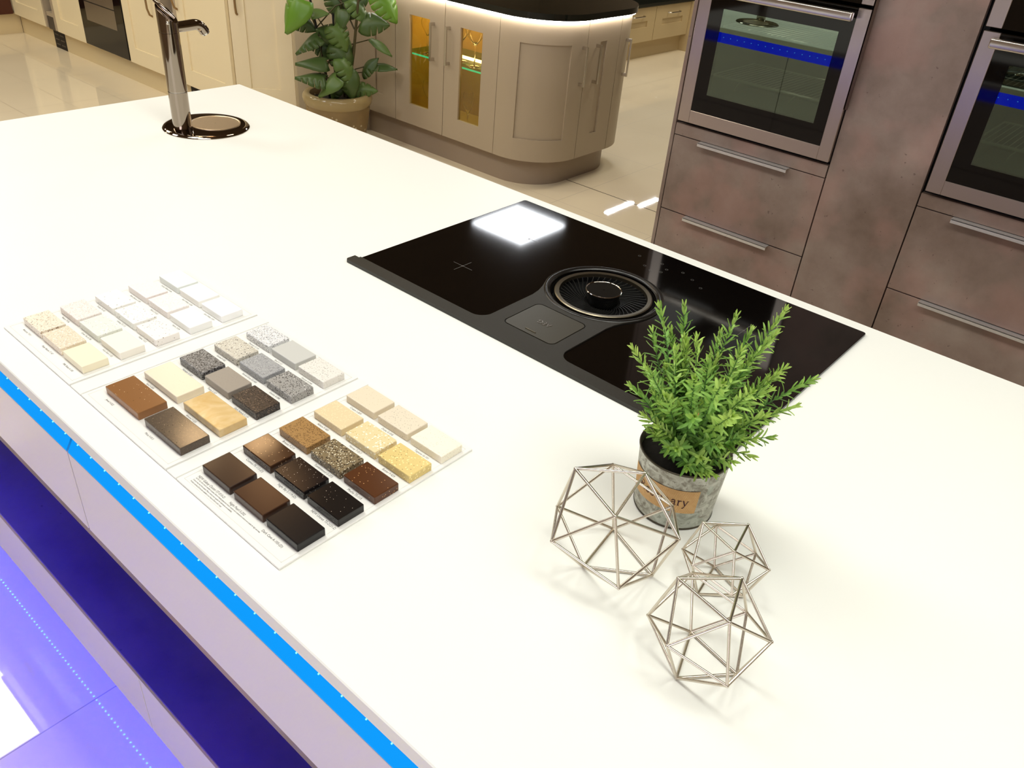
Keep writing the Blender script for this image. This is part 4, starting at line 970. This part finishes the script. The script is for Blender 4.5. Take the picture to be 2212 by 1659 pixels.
tag(MB().box(-3.75, -3.13, 6.788, 6.812, 0, .46).build('drawer_end_panel', M_cream_far, origin=(-3.4, 6.80, 0)), 'cream end panel at the end of the low drawers', 'panel')
tag(MB().box(-3.75, -3.14, 5.5, 6.815, .4605, .49, .003, 1).build('black_worktop', M_granite, origin=(-3.4, 6.15, .46)), 'black worktop on the low drawers beyond the aisle', 'worktop')
tag(MB().box(-3.75, -3.45, 5.5, 8.2, .491, 1.30).build('dark_tall_unit', M_black, origin=(-3.6, 6.8, .491)), 'dark tall unit standing behind the black worktop of the low drawers', 'cabinet') 

# ------------------------------------------------------------ tall potted plant
QX, QY, QR = -2.803, 2.196, .201; QZ = .318
pp = thing('potted_plant', 'tall leafy plant in a glazed ochre pot on the floor beside the curved cabinets', 'plant', (QX, QY, 0))
prof = [(.135, 0), (.150, .010), (.168, .10), (.180, .18), (.187, .235), (.186, .250), (.196, .262), (.202, .285), (.199, .306), (.186, .318), (.170, .319), (.160, .312), (.158, .27)]
MB().lathe(prof, (QX, QY), 64, cap0=True).build('pot', M_ceramic, pp, smooth=60)
MB().lathe([(.1865, .2505), (.1968, .2625), (.2028, .285), (.1998, .3065), (.1868, .3188), (.170, .3198), (.1595, .3125)], (QX, QY), 64).build('pot_rim', M_rim_glaze, pp, smooth=60)
MB().lathe([(.159, .272), (.08, .278), (.001, .28)], (QX, QY), 32).build('soil', M_soil, pp, smooth=60)
M_leaf_m = mat('monstera_leaf_mid', (84, 110, 52), 0.4)
CAMV = Vector((1.155, -.909, 1.62))
def mon_leaf(base, tip, wd, m, droop=.25, roll=0.0, splits=True, seed=0):
    rn = random.Random(seed); base = Vector(base); tip = Vector(tip); d = tip-base; L = d.length; d.normalize()
    tocam = (CAMV-base).normalized(); nrm = (tocam*.7 + Vector((0, 0, .8))); nrm = (nrm - d*nrm.dot(d)).normalized()
    side = d.cross(nrm); q = Matrix.Rotation(roll, 3, d); nrm = q @ nrm; side = q @ side
    mb = MB(); NL = 5
    def P(t, s):   # t along the midrib, s across (-1..1)
        wdt = wd*max(.02, math.sin(PI*min(1, (min(1, max(0, t))*.90+.10)**.70)))**.8
        up = -.22*abs(s)**1.6*wd + .06*wd*abs(s)
        return base + d*(L*t - .10*L*abs(s)*(1-t)*1.4) + side*(wdt*s*.5) + nrm*(up - droop*L*t*t + .006*math.sin(5*t+2*s))
    for sg in (-1, 1):
        for k in range(NL):
            t0, t1 = k/NL, (k+1)/NL; gap = .30 if splits and 0 < k < NL-1 and rn.random() < .4 else 0.0
            rows = []
            for i in range(5):
                s_ = i/4; cut = gap*max(0, s_-.45)/.55*(t1-t0)
                rows.append([P(t0+cut*.5, s_*sg), P((t0+t1)/2, s_*sg*(1.02 if s_ == 1 else 1)), P(t1-cut*.5, s_*sg)])
            mb.quadstrip(rows)
    o = mb.build('leaf', m, pp, smooth=180)
    sm = o.modifiers.new('thick', 'SOLIDIFY'); sm.thickness = .0014
    return o
def L3(p): return Vector((p[0], p[1], p[2]+ZT))
canes = [((QX-.03, QY-.03), (QX-.10, QY-.12, .98), M_stem_k), ((QX+.02, QY-.02), (QX-.06, QY+.03, 1.02), M_stem_k), ((QX+.06, QY+.02), (QX+.15, QY+.08, 1.02), M_stem_d), ((QX+.0, QY+.05), (QX+.02, QY+.03, .98), M_stem_d)]
for (a, b, m) in canes:
    MB().tube([(a[0], a[1], .275), ((a[0]*.6+b[0]*.4)+.01, (a[1]*.6+b[1]*.4), .55), (b[0], b[1], b[2])], [.009, .008, .006], 8).build('cane', m, pp, smooth=60)
right = Vector((.75, .66, 0)).normalized()
LEAVES = [  # centre (plan x, y, height below worktop level), heading on screen in degrees (0 right, -90 down), length, width, light?, roll
 ((-2.826, 1.924, -.161), -120, .23, .20, 1, .1), ((-2.827, 2.084, -.154), 20, .15, .13, 0, -.4), ((-2.789, 2.214, -.145), -70, .17, .15, 0, .3), ((-2.739, 2.278, -.124), 40, .17, .15, 0, .2),
 ((-2.673, 2.281, -.138), -40, .17, .15, 0, -.3), ((-2.76, 2.17, -.208), -110, .18, .15, 0, .5), ((-2.782, 2.142, -.27), 160, .16, .14, 0, -.5), ((-2.707, 2.156, -.282), -60, .17, .15, 0, .2),
 ((-2.85, 2.03, -.315), -150, .19, .15, 0, .3), ((-2.857, 2.128, -.35), 150, .16, .13, 0, -.4), ((-2.739, 2.197, -.311), -35, .17, .14, 0, .1), ((-2.80, 2.03, -.40), 172, .20, .16, 0, .25),
 ((-2.70, 2.16, -.41), -75, .20, .17, 0, .1), ((-2.65, 2.16, -.445), -60, .17, .15, 0, -.3), ((-2.596, 2.297, -.197), 10, .18, .15, 0, .4), ((-2.544, 2.364, -.108), -50, .20, .17, 1, .1),
 ((-2.63, 2.40, -.326), -25, .16, .12, 0, -.6), ((-2.64, 2.40, -.436), 15, .18, .12, 0, -.5), ((-2.765, 1.995, -.475), 165, .19, .16, 0, .2), ((-2.70, 2.04, -.515), -140, .18, .15, 0, .2),
 ((-2.642, 2.158, -.53), -80, .17, .14, 0, .2), ((-2.90, 2.06, -.235), -20, .15, .11, 0, .4), ((-2.66, 2.26, -.56), 10, .18, .12, 0, .3), ((-2.69, 2.328, -.447), 60, .15, .12, 0, -.2), ((-2.75, 2.13, -.58), -110, .13, .11, 0, .1)]
for i, (c, hd_, ln, wd, lt_, ro) in enumerate(LEAVES):
    c = L3(c); a = math.radians(hd_); dv = right*math.cos(a) + Vector((0, 0, 1))*math.sin(a)*.85 + Vector((.25, -.3, 0))*.5
    dv.normalize(); ln *= .84; b = c - dv*ln*.45; tp = c + dv*ln*.55
    mon_leaf(b, tp, wd*.88, M_leaf_l if lt_ else (M_leaf_d, M_leaf_m, M_leaf_d)[i % 3], .22, ro, True, i)
    ca = canes[i % 4]; zt = max(.34, b.z-.16); f = (zt-.275)/(ca[1][2]-.275)
    s0 = Vector((ca[0][0]*(1-f)+ca[1][0]*f, ca[0][1]*(1-f)+ca[1][1]*f, zt))
    MB().tube([s0, s0.lerp(b, .55)+Vector((0, 0, .035)), b], [.0045, .0035, .003], 6).build('petiole', M_stem_d, pp, smooth=60)
